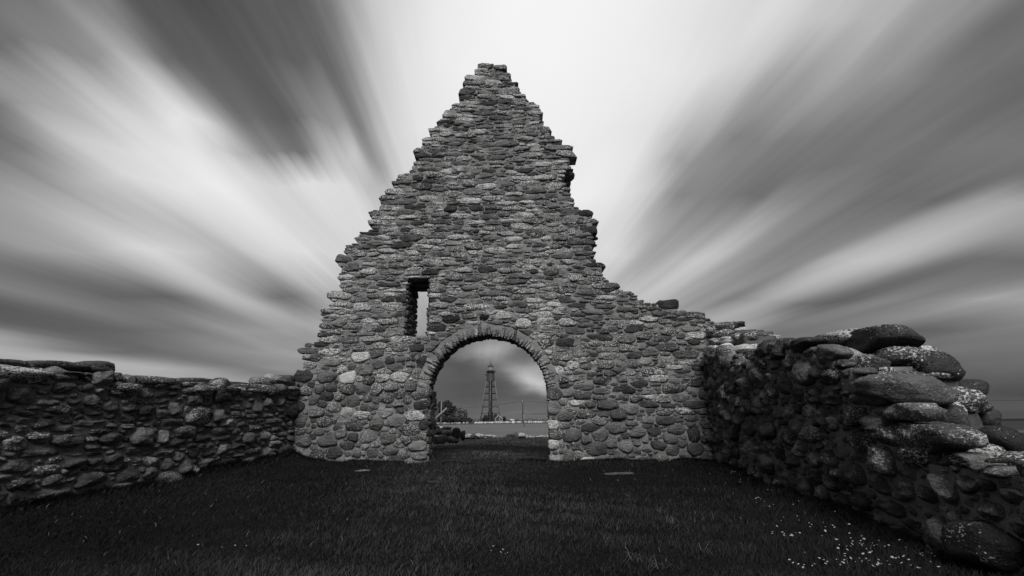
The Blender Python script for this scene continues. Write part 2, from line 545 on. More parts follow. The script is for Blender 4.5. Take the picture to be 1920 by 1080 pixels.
# ------------------------------------------------------------------ masonry
def clip_poly(poly, nx_, ny_, c):
    """keep points with nx*x+ny*y <= c"""
    out = []
    L = len(poly)
    for i in range(L):
        a = poly[i]; b = poly[(i + 1) % L]
        da = nx_ * a[0] + ny_ * a[1] - c
        db = nx_ * b[0] + ny_ * b[1] - c
        if da <= 0:
            out.append(a)
        if (da < 0 < db) or (db < 0 < da):
            t = da / (da - db)
            out.append((a[0] + t * (b[0] - a[0]), a[1] + t * (b[1] - a[1])))
    return out


def chaikin(p, k=0.22):
    out = []
    for i in range(len(p)):
        a = p[i]; b = p[(i + 1) % len(p)]
        out.append((a[0] + k * (b[0] - a[0]), a[1] + k * (b[1] - a[1])))
        out.append((b[0] - k * (b[0] - a[0]), b[1] - k * (b[1] - a[1])))
    return out


def resample(p, n):
    L = [0.0]
    for i in range(len(p)):
        a = p[i]; b = p[(i + 1) % len(p)]
        L.append(L[-1] + math.hypot(b[0] - a[0], b[1] - a[1]))
    tot = L[-1]
    out = []
    k = 0
    for i in range(n):
        t = tot * i / n
        while L[k + 1] < t:
            k += 1
        f = (t - L[k]) / max(L[k + 1] - L[k], 1e-9)
        a = p[k]; b = p[(k + 1) % len(p)]
        out.append((a[0] + f * (b[0] - a[0]), a[1] + f * (b[1] - a[1])))
    return out


def inside(poly, x, y):
    r = False
    L = len(poly)
    for i in range(L):
        x1, y1 = poly[i]; x2, y2 = poly[(i + 1) % L]
        if (y1 > y) != (y2 > y) and x < (x2 - x1) * (y - y1) / (y2 - y1) + x1:
            r = not r
    return r


def layout(region, bounds, size_fn, seeds, darts, mults, maxn, rr, test=None):
    """variable-size dart throwing; returns list of [u,v,a,b,tilt,kind]"""
    S = []
    for s in seeds:
        S.append(list(s))
    arr = np.zeros((maxn + 10, 4))
    for i, s in enumerate(S):
        arr[i] = s[:4]
    n = len(S)
    u0, v0, u1, v1 = bounds
    for mult, cnt in zip(mults, darts):
        for _ in range(cnt):
            if n >= maxn:
                break
            u = rr.uniform(u0, u1); v = rr.uniform(v0, v1)
            if not inside(region, u, v):
                continue
            a, b, tl = size_fn(u, v, mult, rr)
            if test and not test(u, v, a, b):
                continue
            if n:
                A = arr[:n]
                d2 = (2 * (A[:, 0] - u) / (A[:, 2] + a)) ** 2 + (2 * (A[:, 1] - v) / (A[:, 3] + b)) ** 2
                if d2.min() < 0.70:
                    continue
            arr[n] = (u, v, a, b)
            S.append([u, v, a, b, tl, None])
            n += 1
    return S


def cells(S, gap, clips=None, rr=rnd, power=1.7):
    """cell outline of each stone, packed against its neighbours"""
    A = np.array([[s[0], s[1], s[2], s[3]] for s in S])
    out = []
    for i, s in enumerate(S):
        u, v, a, b, tl = s[:5]
        ex = rr.uniform(2.6, 6.0)
        gap_ = gap * rr.uniform(.6, 1.3)
        poly = []
        ct, stl = math.cos(tl), math.sin(tl)
        for k in range(16):
            t = 2 * math.pi * (k + 0.5) / 16
            c_, s_ = math.cos(t), math.sin(t)
            r = (abs(c_) ** ex + abs(s_) ** ex) ** (-1 / ex)
            r *= rr.uniform(.86, 1.05)
            x = c_ * r * a * 0.70; y = s_ * r * b * 0.70
            poly.append((u + x * ct - y * stl, v + x * stl + y * ct))
        dx = A[:, 0] - u; dy = A[:, 1] - v
        near = np.where((np.abs(dx) < (A[:, 2] + a) * 0.75) & (np.abs(dy) < (A[:, 3] + b) * 0.75))[0]
        for j in near:
            if j == i:
                continue
            AA = (a + A[j, 2]) * 0.5; BB = (b + A[j, 3]) * 0.5
            qx, qy = dx[j] / AA, dy[j] / BB
            nx_ = math.copysign(abs(qx) ** power, qx) / AA; ny_ = math.copysign(abs(qy) ** power, qy) / BB
            nl = math.hypot(nx_, ny_)
            if nl < 1e-9:
                continue
            nx_ /= nl; ny_ /= nl
            ri = math.sqrt(a * b); rj = math.sqrt(A[j, 2] * A[j, 3])
            t = ri / (ri + rj)
            t = 0.5 + (t - 0.5) * 0.9
            cx_, cy_ = u + dx[j] * t, v + dy[j] * t
            poly = clip_poly(poly, nx_, ny_, nx_ * cx_ + ny_ * cy_ - gap_ * 0.5)
            if len(poly) < 3:
                break
        if len(poly) >= 3 and clips:
            for c in clips(u, v, rr):
                poly = clip_poly(poly, *c)
                if len(poly) < 3:
                    break
        if len(poly) < 3:
            out.append(None); continue
        ar = 0.5 * abs(sum(poly[k][0] * poly[(k + 1) % len(poly)][1] - poly[(k + 1) % len(poly)][0] * poly[k][1] for k in range(len(poly))))
        if ar < 0.0009:
            out.append(None); continue
        out.append(poly)
    return out


def stone_geo(face, poly, prot, n=14, back=0.07, rough=0.012, seed=0.0, rings=None, base=0.0, soft=0.22):
    p = chaikin(poly, soft)
    p = resample(p, n)
    cu = sum(q[0] for q in p) / n; cv = sum(q[1] for q in p) / n
    rings = rings or ((1.0, None), (1.0, 0.25), (0.94, 0.80), (0.72, 0.98), (0.38, 1.0))
    hu = max(abs(q[0] - cu) for q in p) or 1; hv = max(abs(q[1] - cv) for q in p) or 1
    fr = random.Random(seed * 91.7)
    fac = []
    for _ in range(3):
        fa_ = fr.uniform(0, 6.283); fs = fr.uniform(.3, .9)
        fac.append((math.cos(fa_) * fs, math.sin(fa_) * fs, fr.uniform(.95, 1.25)))
    gu, gv_ = noise.noise(Vector((seed, 1.7, 2.2))) * .5, noise.noise(Vector((seed, 7.7, 3.2))) * .5
    V = []
    off = Vector((seed * 7.3, seed * 3.1, seed * 5.7))
    for s_, dd in rings:
        for q in p:
            uu = cu + (q[0] - cu) * s_; vv = cv + (q[1] - cv) * s_
            d = -back if dd is None else prot * dd
            w_ = Vector((uu * 9, vv * 14, d * 6)) + off
            nz = noise.noise(w_)
            nz2 = noise.noise(w_ * 2.7)
            if dd is not None and dd > .3:
                lu, lv = (uu - cu) / hu, (vv - cv) / hv
                for fa, fb, fc in fac:
                    d = min(d, prot * (fc - fa * lu - fb * lv))
            if dd is not None:
                d += dd * prot * (gu * (uu - cu) / 0.2 + gv_ * (vv - cv) / 0.1)
                d += (nz * 1.0 + nz2 * 0.6) * rough * (0.4 + dd)
            r = 1 + 0.20 * noise.noise(Vector((q[0] * 26, q[1] * 34, seed)))
            uu = cu + (uu - cu) * r; vv = cv + (vv - cv) * r
            V.append(face.w(uu, vv, base + d))
    d = prot * 1.0 + noise.noise(Vector((cu * 9, cv * 14, 0)) + off) * rough
    V.append(face.w(cu, cv, base + d))
    Fc = []
    R = len(rings)
    flip = face.U.cross(Vector((0, 0, 1))).dot(face.N) < 0
    # polygon orientation in uv
    ar = sum(p[k][0] * p[(k + 1) % n][1] - p[(k + 1) % n][0] * p[k][1] for k in range(n))
    rev = (ar < 0) != flip
    for r in range(R - 1):
        for i in range(n):
            q = (r * n + i, r * n + (i + 1) % n, (r + 1) * n + (i + 1) % n, (r + 1) * n + i)
            Fc.append(q[::-1] if rev else q)
    for i in range(n):
        q = ((R - 1) * n + i, (R - 1) * n + (i + 1) % n, R * n)
        Fc.append(q[::-1] if rev else q)
    return V, Fc


def boulder_geo(c, ax, ay, az, ux=Vector((1, 0, 0)), uy=Vector((0, 1, 0)), e=2.6, rough=0.10, seed=0.0, nu=16, nv=10, cut=.72):
    """rounded block: half sizes ax, ay, az along ux, uy and up"""
    uz = ux.cross(uy)
    V = []; Fc = []
    fr = random.Random(seed * 37.1)
    planes = []
    for _ in range(7):
        pn = Vector((fr.gauss(0, 1), fr.gauss(0, 1), fr.gauss(0, .8))).normalized()
        planes.append((pn, fr.uniform(cut, cut + .28)))
    for j in range(nv + 1):
        ph = math.pi * j / nv
        for i in range(nu):
            th = 2 * math.pi * i / nu
            d = Vector((math.sin(ph) * math.cos(th), math.sin(ph) * math.sin(th), math.cos(ph)))
            r = (abs(d.x) ** e + abs(d.y) ** e + abs(d.z) ** e) ** (-1 / e)
            q = d * r
            nn = noise.noise(q * 1.3 + Vector((seed * 3.7, seed, -seed))) + 0.5 * noise.noise(q * 3.1 + Vector((seed, seed * 2.3, 1)))
            q = q * (1 + rough * nn * 1.4)
            for pn, pc in planes:
                k_ = q.dot(pn) - pc
                if k_ > 0:
                    q = q - pn * k_ * .85
            q = q * (1 + .05 * noise.noise(q * 6.5 + Vector((seed, 0, seed))))
            V.append(Vector(c) + ux * q.x * ax + uy * q.y * ay + uz * q.z * az)
            if j in (0, nv):
                if i:
                    V.pop()
    # index map
    idx = []
    k = 0
    for j in range(nv + 1):
        if j in (0, nv):
            idx.append([k] * nu); k += 1
        else:
            idx.append(list(range(k, k + nu))); k += nu
    for j in range(nv):
        for i in range(nu):
            a, b = idx[j][i], idx[j][(i + 1) % nu]
            c_, d_ = idx[j + 1][(i + 1) % nu], idx[j + 1][i]
            q = []
            for t in (a, d_, c_, b):
                if t not in q:
                    q.append(t)
            Fc.append(tuple(q))
    return V, Fc


def core_geo(face, poly, holes, step, thick, mat, name, parent, tone=0.2, rough=0.02, bottom=None, snap=None, front=0.0):
    """mortar body behind the stones: front, back and rim of the masked grid"""
    us = [p[0] for p in poly]; vs = [p[1] for p in poly]
    u0, v0 = min(us), min(vs)
    nu = int((max(us) - u0) / step) + 2; nv = int((max(vs) - v0) / step) + 2
    mask = np.zeros((nv, nu), bool)
    for j in range(nv):
        for i in range(nu):
            cu = u0 + (i + .5) * step; cv = v0 + (j + .5) * step
            if inside(poly, cu, cv) and not any(h(cu, cv) for h in holes):
                mask[j, i] = True
    vid = {}
    V = []; T = []

    def vert(i, j, side):
        k = (i, j, side)
        if k not in vid:
            u = u0 + i * step; v = v0 + j * step
            if snap:
                u, v = snap(u, v, side)
            nz = noise.noise(Vector((u * 6, v * 6, side * 9))) * rough + noise.noise(Vector((u * 17, v * 17, side * 9))) * rough * .6
            d = front + (nz if side == 0 else -thick + nz)
            vid[k] = len(V)
            V.append(face.w(u, v, d))
            T.append(tone)
        return vid[k]
    Fc = []
    flip = face.U.cross(Vector((0, 0, 1))).dot(face.N) < 0
    for j in range(nv):
        for i in range(nu):
            if not mask[j, i]:
                continue
            q = [vert(i, j, 0), vert(i + 1, j, 0), vert(i + 1, j + 1, 0), vert(i, j + 1, 0)]
            Fc.append(tuple(q if not flip else q[::-1]))
            q = [vert(i, j, 1), vert(i + 1, j, 1), vert(i + 1, j + 1, 1), vert(i, j + 1, 1)]
            Fc.append(tuple(q[::-1] if not flip else q))
            for di, dj, e in ((-1, 0, ((0, 1), (0, 0))), (1, 0, ((1, 0), (1, 1))), (0, -1, ((0, 0), (1, 0))), (0, 1, ((1, 1), (0, 1)))):
                ii, jj = i + di, j + dj
                if not (0 <= ii < nu and 0 <= jj < nv) or not mask[jj, ii]:
                    (a, b), (c, d) = e
                    q = [vert(i + a, j + b, 0), vert(i + a, j + b, 1), vert(i + c, j + d, 1), vert(i + c, j + d, 0)]
                    Fc.append(tuple(q if not flip else q[::-1]))
    o = add_mesh(name, V, Fc, mat, parent, {'tone': T, 'lich': [0.0] * len(T)})
    return o


def place_stones(items, parent, limit=300, name='stone'):
    """items: (V, F, tone, lich, mat); the largest in the picture become parts"""
    scored = []
    for it in items:
        pts = [project(v) for v in it[0][::3]]
        pts = [p for p in pts if p]
        if not pts:
            scored.append((0, it)); continue
        xs = [p[0] for p in pts]; ys = [p[1] for p in pts]
        vis = 1 if (max(xs) > 0 and min(xs) < 1920 and max(ys) > 0 and min(ys) < 1080) else 0
        scored.append((vis * (min(max(xs), 1960) - max(min(xs), -40)) * (max(ys) - min(ys)), it))
    scored.sort(key=lambda t: -t[0])
    rest = Buf(); restmat = None
    for k, (sx, it) in enumerate(scored):
        V, Fc, tone, lich, mat = it
        if k < limit and sx > 0:
            c = sum((Vector(v) for v in V), Vector()) / len(V)
            add_mesh(name, V, Fc, mat, parent, {'tone': [tone] * len(V), 'lich': [lich] * len(V)}, loc=tuple(c))
        else:
            rest.add(V, Fc, tone, lich); restmat = mat
    if rest.v:
        o = rest.obj('small_' + name + 's', restmat, parent)
        o['kind'] = 'stuff'


# ------------------------------------------------------------------ gable wall
GF = Face((0, 9), (1, 9))


def G(px, py):
    return GF.px(px, py)


outline_px = [(546, 845), (547, 724), (556, 708), (572, 690), (580, 676), (562, 664), (563, 654), (578, 643), (600, 640), (599, 628), (603, 610),
              (601, 596), (607, 580), (621, 570), (622, 556), (636, 546), (638, 520), (632, 490), (645, 478), (652, 460), (668, 455), (672, 437), (690, 432),
              (700, 400), (712, 388), (713, 372), (740, 352), (750, 326), (770, 320), (785, 300), (780, 283), (798, 268), (808, 248), (822, 232), (838, 205),
              (866, 190), (862, 178), (872, 165), (876, 152), (888, 140), (905, 121), (924, 122), (947, 127), (948, 138), (964, 150), (969, 164), (988, 183), (1015, 202),
              (1012, 218), (1031, 248), (1034, 263), (1052, 266), (1074, 298), (1072, 310), (1060, 316), (1056, 343), (1068, 358), (1070, 378), (1095, 399), (1110, 409),
              (1116, 428), (1114, 442), (1106, 455), (1114, 470), (1113, 484), (1120, 495), (1130, 498), (1130, 520), (1144, 526), (1152, 541), (1179, 545), (1197, 556), (1203, 568),
              (1228, 569), (1240, 563), (1262, 567), (1274, 584), (1321, 587), (1333, 600), (1350, 625), (1352, 880), (1352, 980)]
OUT = [G(*p) for p in outline_px]
OUT[0] = (OUT[0][0], -1.15)
OUT[-1] = (OUT[-1][0], -1.15)
OUT[-2] = (OUT[-2][0], -1.0)
AC = (-0.478, 0.370)         # arch centre
AR = 1.148                  # arch radius (front edge)
JL, JR = G(803, 800)[0], G(1027, 800)[0]
WL, WR = G(762, 580)[0], G(803, 580)[0]
WT, WB = G(780, 522)[1], G(780, 630)[1]
RING = 0.23


def in_arch(u, v, pad=0.0):
    if v < AC[1]:
        return JL - pad < u < JR + pad
    return math.hypot(u - AC[0], v - AC[1]) < AR + pad


def in_win(u, v, pad=0.0):
    return WL - pad < u < WR + pad and WB - pad < v < WT + pad


gable = empty('gable_wall', (0, 9.5, -0.87), 'tall ruined stone gable with a round arch and a narrow slit window, standing at the centre', 'ruined wall')
rg = random.Random(11)


def gsize(u, v, m, r):
    slab = min(1.0, max(0.0, (v - 0.7) / 0.9))
    if u > 1.2 and v < 1.6 and v > -.35:
        slab = max(slab, .72)
    if r.random() < 0.12:
        slab *= 0.35
    a = (0.34 * slab + 0.25 * (1 - slab)) * m * r.uniform(0.75, 1.25)
    b = (0.100 * slab + 0.175 * (1 - slab)) * (m ** 0.75) * r.uniform(0.78, 1.22)
    tl = r.gauss(0, 0.04 + 0.16 * (1 - slab))
    return a, b, tl


def gtest(u, v, a, b):
    if v < 1.9 and in_arch(u, v, RING * 0.97 if v > AC[1] + 0.1 else 0.02 + a * 0.2):
        return False
    if in_win(u, v, 0.03):
        return False
    for du, dv in ((-.4, 0), (.4, 0), (0, .35)):
        if not inside(OUT, u + du * a, v + dv * b):
            return False
    return True


def gclips(u, v, r):
    out = []
    j = r.uniform(-0.02, 0.012)
    if v > AC[1] + 0.05:
        d = math.hypot(u - AC[0], v - AC[1])
        if d < AR + RING + 0.7:
            nx_, ny_ = (AC[0] - u) / d, (AC[1] - v) / d
            lim = nx_ * AC[0] + ny_ * AC[1] - (AR + RING + 0.01)
            out.append((nx_, ny_, lim))
    else:
        if u < AC[0]:
            out.append((1, 0, JL + j))
        else:
            out.append((-1, 0, -JR + j))
    if WB - 0.05 < v < WT + 0.05:
        if u < WL and u > WL - 0.6:
            out.append((1, 0, WL + j))
        elif u > WR and u < WR + 0.6:
            out.append((-1, 0, -WR + j))
    if WL - 0.15 < u < WR + 0.15:
        if v > WT and v < WT + .6:
            out.append((0, -1, -WT))
        elif v < WB and v > WB - .6:
            out.append((0, 1, WB))
    return out


def special(face, rects, tl=0.0):
    s = []
    for r in rects:
        x0, y0, x1, y1 = r[:4]
        u0, v0 = face.px(x0, (y0 + y1) / 2)
        u1, v1 = face.px(x1, (y0 + y1) / 2)
        um, vt = face.px((x0 + x1) / 2, y0)
        _, vb = face.px((x0 + x1) / 2, y1)
        s.append([(u0 + u1) / 2, (vt + vb) / 2, abs(u1 - u0) / 1.12, abs(vt - vb) / 1.12, r[5] if len(r) > 5 else tl, r[4] if len(r) > 4 else None])
    return s


# stones that stand out one by one: kind = (tone, lichen)
DK = (0.045, 0.1); MD = (0.10, 0.25); LC = (0.11, 1.2); PL = (0.24, 0.3)
gseeds = special(GF, [
    (738, 518, 822, 524, (0.12, 1.0)), (831, 589, 864, 608, (0.022, 0.0)), (900, 589, 918, 603, (0.018, 0.0)),
    (963, 594, 1000, 618, LC), (1003, 592, 1042, 613, LC), (1043, 594, 1080, 614, LC), (925, 580, 965, 602, LC),
    (893, 497, 929, 516, DK), (832, 384, 860, 400, DK), (878, 383, 908, 399, DK), (951, 562, 990, 582, MD),
    (658, 564, 702, 586, LC), (762, 826, 800, 846, (0.17, .3)), (766, 845, 800, 864, (0.15, .4)), (586, 780, 638, 804, (0.05, .8)), (645, 788, 686, 812, (0.045, .7)),
    (689, 781, 720, 808, MD), (709, 810, 746, 834, MD), (714, 834, 748, 855, MD), (682, 836, 714, 861, MD), (752, 772, 797, 788, (0.09, 1.1)),
    (770, 750, 802, 768, DK), (708, 762, 740, 784, PL), (636, 764, 662, 782, (0.3, .6)), (660, 770, 700, 786, LC), (632, 694, 673, 724, (0.14, 1.5)),
    (590, 692, 632, 720, MD), (556, 692, 592, 716, DK), (693, 652, 722, 674, MD), (695, 672, 722, 693, MD), (725, 680, 760, 698, MD),
    (546, 750, 574, 772, DK), (549, 775, 580, 804, MD), (600, 732, 628, 756, DK), (646, 738, 678, 766, MD), (577, 738, 600, 762, MD),
    (1074, 690, 1100, 706, (0.19, .5)), (1049, 728, 1078, 744, (0.15, .2)), (1058, 748, 1102, 762, LC), (1084, 790, 1124, 812, DK), (1135, 788, 1178, 814, MD),
    (1179, 798, 1212, 822, MD), (1140, 762, 1176, 790, (0.06, .3)), (1212, 796, 1242, 822, DK), (1213, 826, 1256, 844, DK), (1245, 700, 1310, 708, MD), (1305, 670, 1350, 682, MD),
    (1220, 640, 1280, 662, (0.07, .5)), (1290, 633, 1312, 650, DK), (1195, 668, 1224, 688, (0.2, .6)), (1240, 595, 1310, 604, DK), (1229, 564, 1272, 580, (0.04, .2)),
    (1026, 820, 1050, 848, LC), (1028, 850, 1052, 870, PL), (1054, 836, 1078, 872, MD), (1028, 786, 1046, 808, LC), (1084, 855, 1122, 872, LC), (1163, 855, 1200, 878, MD),
    (1196, 738, 1238, 747, LC), (1222, 736, 1262, 760, (0.1, .9)), (1200, 728, 1236, 745, (.16, .2)), (1222, 762, 1268, 780, (.04, .9)), (1262, 762, 1296, 778, (.05, 1.)),
    (1036, 279, 1080, 298, (0.10, .9), -0.8), (863, 166, 890, 180, MD), (898, 121, 928, 132, (0.08, .6)), (922, 123, 949, 134, (0.09, .8)),
    (782, 284, 806, 300, DK), (632, 478, 660, 494, MD), (562, 652, 600, 664, MD), (1085, 396, 1110, 410, DK), (1080, 422, 1116, 440, DK),
])
S = layout(OUT, (min(p[0] for p in OUT), -1.0, max(p[0] for p in OUT), 8.1), gsize, gseeds,
           (1500, 5000, 9000, 11000, 12000, 12000), (1.55, 1.2, 0.95, 0.72, 0.5, 0.32), 3200, rg, gtest)
C = cells(S, 0.010, gclips, rg)
items = []
for i, (s, poly) in enumerate(zip(S, C)):
    if poly is None:
        continue
    u, v, a, b = s[:4]
    if s[5]:
        tone, lich = s[5]
    else:
        tone = max(0.04, rg.gauss(0.105, 0.032))
        lich = max(0, rg.gauss(0.78, 0.28))
        if u > 1.3:
            lich *= 0.72; tone *= 0.85
        lich = min(lich, 1.15)
        if v < 0.6:
            lich *= 0.62; tone *= rg.uniform(0.8, 1.2)
        if rg.random() < 0.07:
            tone = 0.05; lich = 0.1
    small = min(a, b)
    prot = (min(0.055, 0.12 * small + 0.026) if v > .75 else min(.07, .2 * small + .02)) * rg.uniform(0.7, 1.35)
    edge = not all(inside(OUT, u + du * a, v + dv * b) for du, dv in ((-1.1, 0), (1.1, 0), (0, 1.3)))
    back = rg.uniform(0.28, 0.5) if edge else 0.09
    n = 18 if a * b > 0.06 else (15 if a * b > 0.02 else 10)
    V, Fc = stone_geo(GF, poly, prot, n, back, 0.014, seed=i * 0.37, soft=0.11 if v > 0.8 else 0.17)
    items.append((V, Fc, tone, lich, M_STONE if v > 0.75 else M_FIELD))
place_stones(items, gable, 300)


def shrink(poly, d):
    """pull the outline in so that only stones make the silhouette"""
    out = []
    L = len(poly)
    cu = sum(p[0] for p in poly) / L
    for i in range(L):
        x0, y0 = poly[i - 1]; x1, y1 = poly[i]; x2, y2 = poly[(i + 1) % L]
        tx, ty = x2 - x0, y2 - y0
        l = math.hypot(tx, ty) or 1
        nx_, ny_ = -ty / l, tx / l          # left normal
        out.append((x1 - nx_ * d, y1 - ny_ * d) if not inside(poly, x1 - nx_ * 1e-3 - 0, y1 - ny_ * 1e-3) is False else (x1 + nx_ * d, y1 + ny_ * d))
    return out


CORE = shrink(OUT, 0.055)
TH = 1.0


def gsnap(u, v, side):
    # the right jamb and the crown splay a little through the wall
    if v > AC[1]:
        d = math.hypot(u - AC[0], v - AC[1])
        if abs(d - AR) < 0.055 or (d < AR):
            k = (AR + 0.03 + .09 * side) / max(d, 1e-6)
            return AC[0] + (u - AC[0]) * k, AC[1] + (v - AC[1]) * k
    else:
        for J in (JL - 0.03, JR + 0.03):
            if abs(u - J) < 0.05 and v < AC[1]:
                u = J + side * (.11 if J > AC[0] else -.05)
    for J in (WL - .03, WR + .03):
        if abs(u - J) < 0.04 and WB - .05 < v < WT + .05:
            u = J
    for J in (WB - .03, WT + .03):
        if abs(v - J) < 0.04 and WL - .06 < u < WR + .06:
            v = J
    return u, v


core = core_geo(GF, CORE, [lambda u, v: in_arch(u, v, 0.03), lambda u, v: in_win(u, v, 0.03)], 0.07, TH, M_MORTAR, 'mortar_core', gable, tone=0.185, snap=gsnap, front=0.012, rough=0.026)

# arch ring of thin slates set on edge, and the same through the thickness
th = -0.10
rings = []
k = 0
bt = -0.10
while bt < math.pi + .1:
    dth = rg.uniform(.05, .16)
    for layer in range(1, 4):
        t0, t1 = bt + rg.uniform(-.015, .015), bt + dth - .006
        Rin = AR + .028 * layer + rg.uniform(-.006, .012); Rout = AR + .2
        pl = [(AC[0] + R_ * math.cos(t_), AC[1] + R_ * math.sin(t_)) for R_, t_ in ((Rin, t0), (Rin, (t0 + t1) / 2), (Rin, t1), (Rout, t1), (Rout, t0))]
        V, Fc = stone_geo(GF, pl, .0, 12, 0.24, 0.008, seed=bt * 9 + layer * 50, rings=((1.0, None), (1.0, 0.1), (0.9, 0.7), (0.6, 1.0)), base=-layer * .25, soft=0.08)
        rings.append((V, Fc, max(.05, rg.gauss(.09, .03)), .15, M_STONE))
    bt += dth
while th < math.pi + 0.10:
    wd = rg.uniform(0.034, 0.080)
    dth = wd / (AR + 0.1)
    t0, t1 = th, th + dth
    th = t1 + rg.uniform(.008, .020)
    for layer in range(1):
        d0 = -layer * 0.25
        Rin = AR + (rg.uniform(-0.022, 0.012) if layer == 0 else rg.uniform(-.006, .012)); Rout = AR + RING * rg.uniform(0.5, 1.15)
        if layer:
            Rout = AR + 0.16
        dp = rg.uniform(0.0, 0.05)
        pl = []
        tw = rg.uniform(-.035, .035)
        for (R_, t_) in ((Rin, t0), (Rin, t1), (Rout, t1 + tw), (Rout, t0 + tw)):
            pl.append((AC[0] + R_ * math.cos(t_), AC[1] + R_ * math.sin(t_)))
        V, Fc = stone_geo(GF, pl, dp + 0.012, 10, 0.24, 0.010, seed=k + layer * 50, rings=((1.0, None), (1.0, 0.1), (0.94, 0.7), (0.6, 1.0)), base=d0, soft=0.1)
        tone = max(0.05, rg.gauss(0.15, 0.05))
        (rings if layer else items).__class__
        if layer == 0:
            c = sum((Vector(v) for v in V), Vector()) / len(V)
            add_mesh('arch_stone', V, Fc, M_STONE, gable, {'tone': [tone] * len(V), 'lich': [rg.uniform(.4, .9)] * len(V)}, loc=tuple(c))
        else:
            rings.append((V, Fc, tone * 0.7, 0.15, M_STONE))
    k += 1
bf = Buf()
for V, Fc, t_, l_, m_ in rings:
    bf.add(V, Fc, t_, l_)
o = bf.obj('arch_soffit_stones', M_STONE, gable); o['kind'] = 'stuff'


# stones of the reveals: arch jambs and window jambs (faces across the wall)
def reveal(x_plane, y0, y1, z0, z1, sgn, a0, b0, seed, splay=0.0):
    """stones on a face across the wall thickness; sgn = direction it looks (x)"""
    fc = Face((x_plane, y0), (x_plane + splay, y1))
    fc.N = Vector((sgn, 0, 0))
    rr = random.Random(seed)
    reg = [(0, z0), (y1 - y0, z0), (y1 - y0, z1), (0, z1)]
    SS = layout(reg, (0, z0, y1 - y0, z1), lambda u, v, m, r: (a0 * m * r.uniform(.8, 1.2), b0 * m ** .7 * r.uniform(.8, 1.2), r.gauss(0, .05)), [],
                (300, 500, 800, 800), (1.3, 1, .7, .45), 300, rr)
    CC = cells(SS, 0.014, lambda u, v, r: [(-1, 0, 0.03), (1, 0, y1 - y0 - .0)], rr)
    res = []
    for i, p in enumerate(CC):
        if p:
            V, Fc = stone_geo(fc, p, rr.uniform(.012, .05), 12, .08, .012, seed=seed + i)
            res.append((V, Fc, max(.04, rr.gauss(.09, .025)), rr.uniform(0, .45), M_STONE))
    return res


its = reveal(JL, 9.02, 10.0, -0.9, AC[1] + .05, 1, .34, .15, 5, -.05)
its += reveal(JR + .05, 9.02, 10.0, -0.9, AC[1] + .05, -1, .34, .15, 6, .11)
place_stones(its, gable, 60, name='jamb_stone')
its = reveal(WL, 9.02, 10.0, WB, WT, 1, .30, .10, 8)
its += reveal(WR, 9.02, 10.0, WB, WT, -1, .30, .10, 9)
place_stones(its, gable, 60, name='reveal_stone')
# lintel slabs over the slit window
for q in range(3):
    y0 = 9.03 + q * 0.33
    V, Fc = boulder_geo(((WL + WR) / 2, y0 + 0.15, WT + 0.035 - q * 0.012), 0.36, 0.155, 0.045, e=6, rough=.03, seed=q + 3.3)
    c = sum(V, Vector()) / len(V)
    add_mesh('lintel', V, Fc, M_STONE, gable, {'tone': [0.1] * len(V), 'lich': [.6] * len(V)}, loc=tuple(c))
V, Fc = boulder_geo(((WL + WR) / 2, 9.5, WB - 0.03), 0.3, 0.46, 0.035, e=6, rough=.03, seed=9.3)
add_mesh('window_sill', V, Fc, M_STONE, gable, {'tone': [0.12] * len(V), 'lich': [.6] * len(V)}, loc=(WL, 9.5, WB))


def rim_stones(face, prof, depths, parent, rr, size=(.17, .13, .07), name='rim_stones', tone=(.10, .03), lich=.5):
    """loose-set stones over the top of the wall, right through its thickness"""
    bf = Buf()
    for d in depths:
        for (u0, v0), (u1, v1) in zip(prof[:-1], prof[1:]):
            L = math.hypot(u1 - u0, v1 - v0)
            n = max(1, int(L / (size[0] * 1.5)))
            for i in range(n):
                t = (i + rr.random()) / n
                u = u0 + t * (u1 - u0); v = v0 + t * (v1 - v0)
                c = face.w(u, v - size[2] * rr.uniform(.8, 1.6), -d + rr.uniform(-.06, .06))
                V, Fc = boulder_geo(c, size[0] * rr.uniform(.6, 1.2), size[1] * rr.uniform(.8, 1.2), size[2] * rr.uniform(.6, 1.3), face.U, face.N * -1 if face.U.cross(-face.N).z > 0 else face.N,
                                    e=3.2, rough=.16, seed=rr.random() * 50, nu=10, nv=6)
                bf.add(V, Fc, max(.04, rr.gauss(*tone)), lich * rr.uniform(.5, 1.3))
    o = bf.obj(name, M_STONE, parent)
    o['kind'] = 'stuff'


rim_stones(GF, CORE[1:-2], (0.42, 0.72, 0.95), gable, rg, size=(.17, .15, .05))

# ------------------------------------------------------------------ left wall
def wall_core_profile(face, pts, off=0.0):
    return [face.px(x, y, off) for x, y in pts]


LF = Face((-4.148, 9.0), (-4.897, 4.731))
ltop = wall_core_profile(LF, [(556, 716), (500, 722), (470, 724), (420, 724), (380, 718), (345, 718), (300, 712), (245, 712), (221, 702), (160, 697), (70, 692), (0, 690)])
ltop.append((5.6, ltop[-1][1])); ltop.append((7.2, ltop[-1][1] - .05))
LREG = [(0.0, ltop[0][1])] + ltop + [(7.2, -1.15), (0.0, -1.1)]
lwall = empty('side_wall', tuple(LF.w(3.5, -0.85, -0.4)), 'low ruined wall of rounded fieldstones running from the left edge to the gable', 'ruined wall')
rl = random.Random(21)


def lsize(u, v, m, r):
    if r.random() < 0.25:
        a = 0.34 * m * r.uniform(.8, 1.3); b = 0.10 * m ** .6 * r.uniform(.8, 1.2); tl = r.gauss(0.03, .08)
    else:
        a = 0.36 * m * r.uniform(.8, 1.25); b = 0.30 * m * r.uniform(.75, 1.15); tl = r.gauss(0, .25)
    return a, b, tl


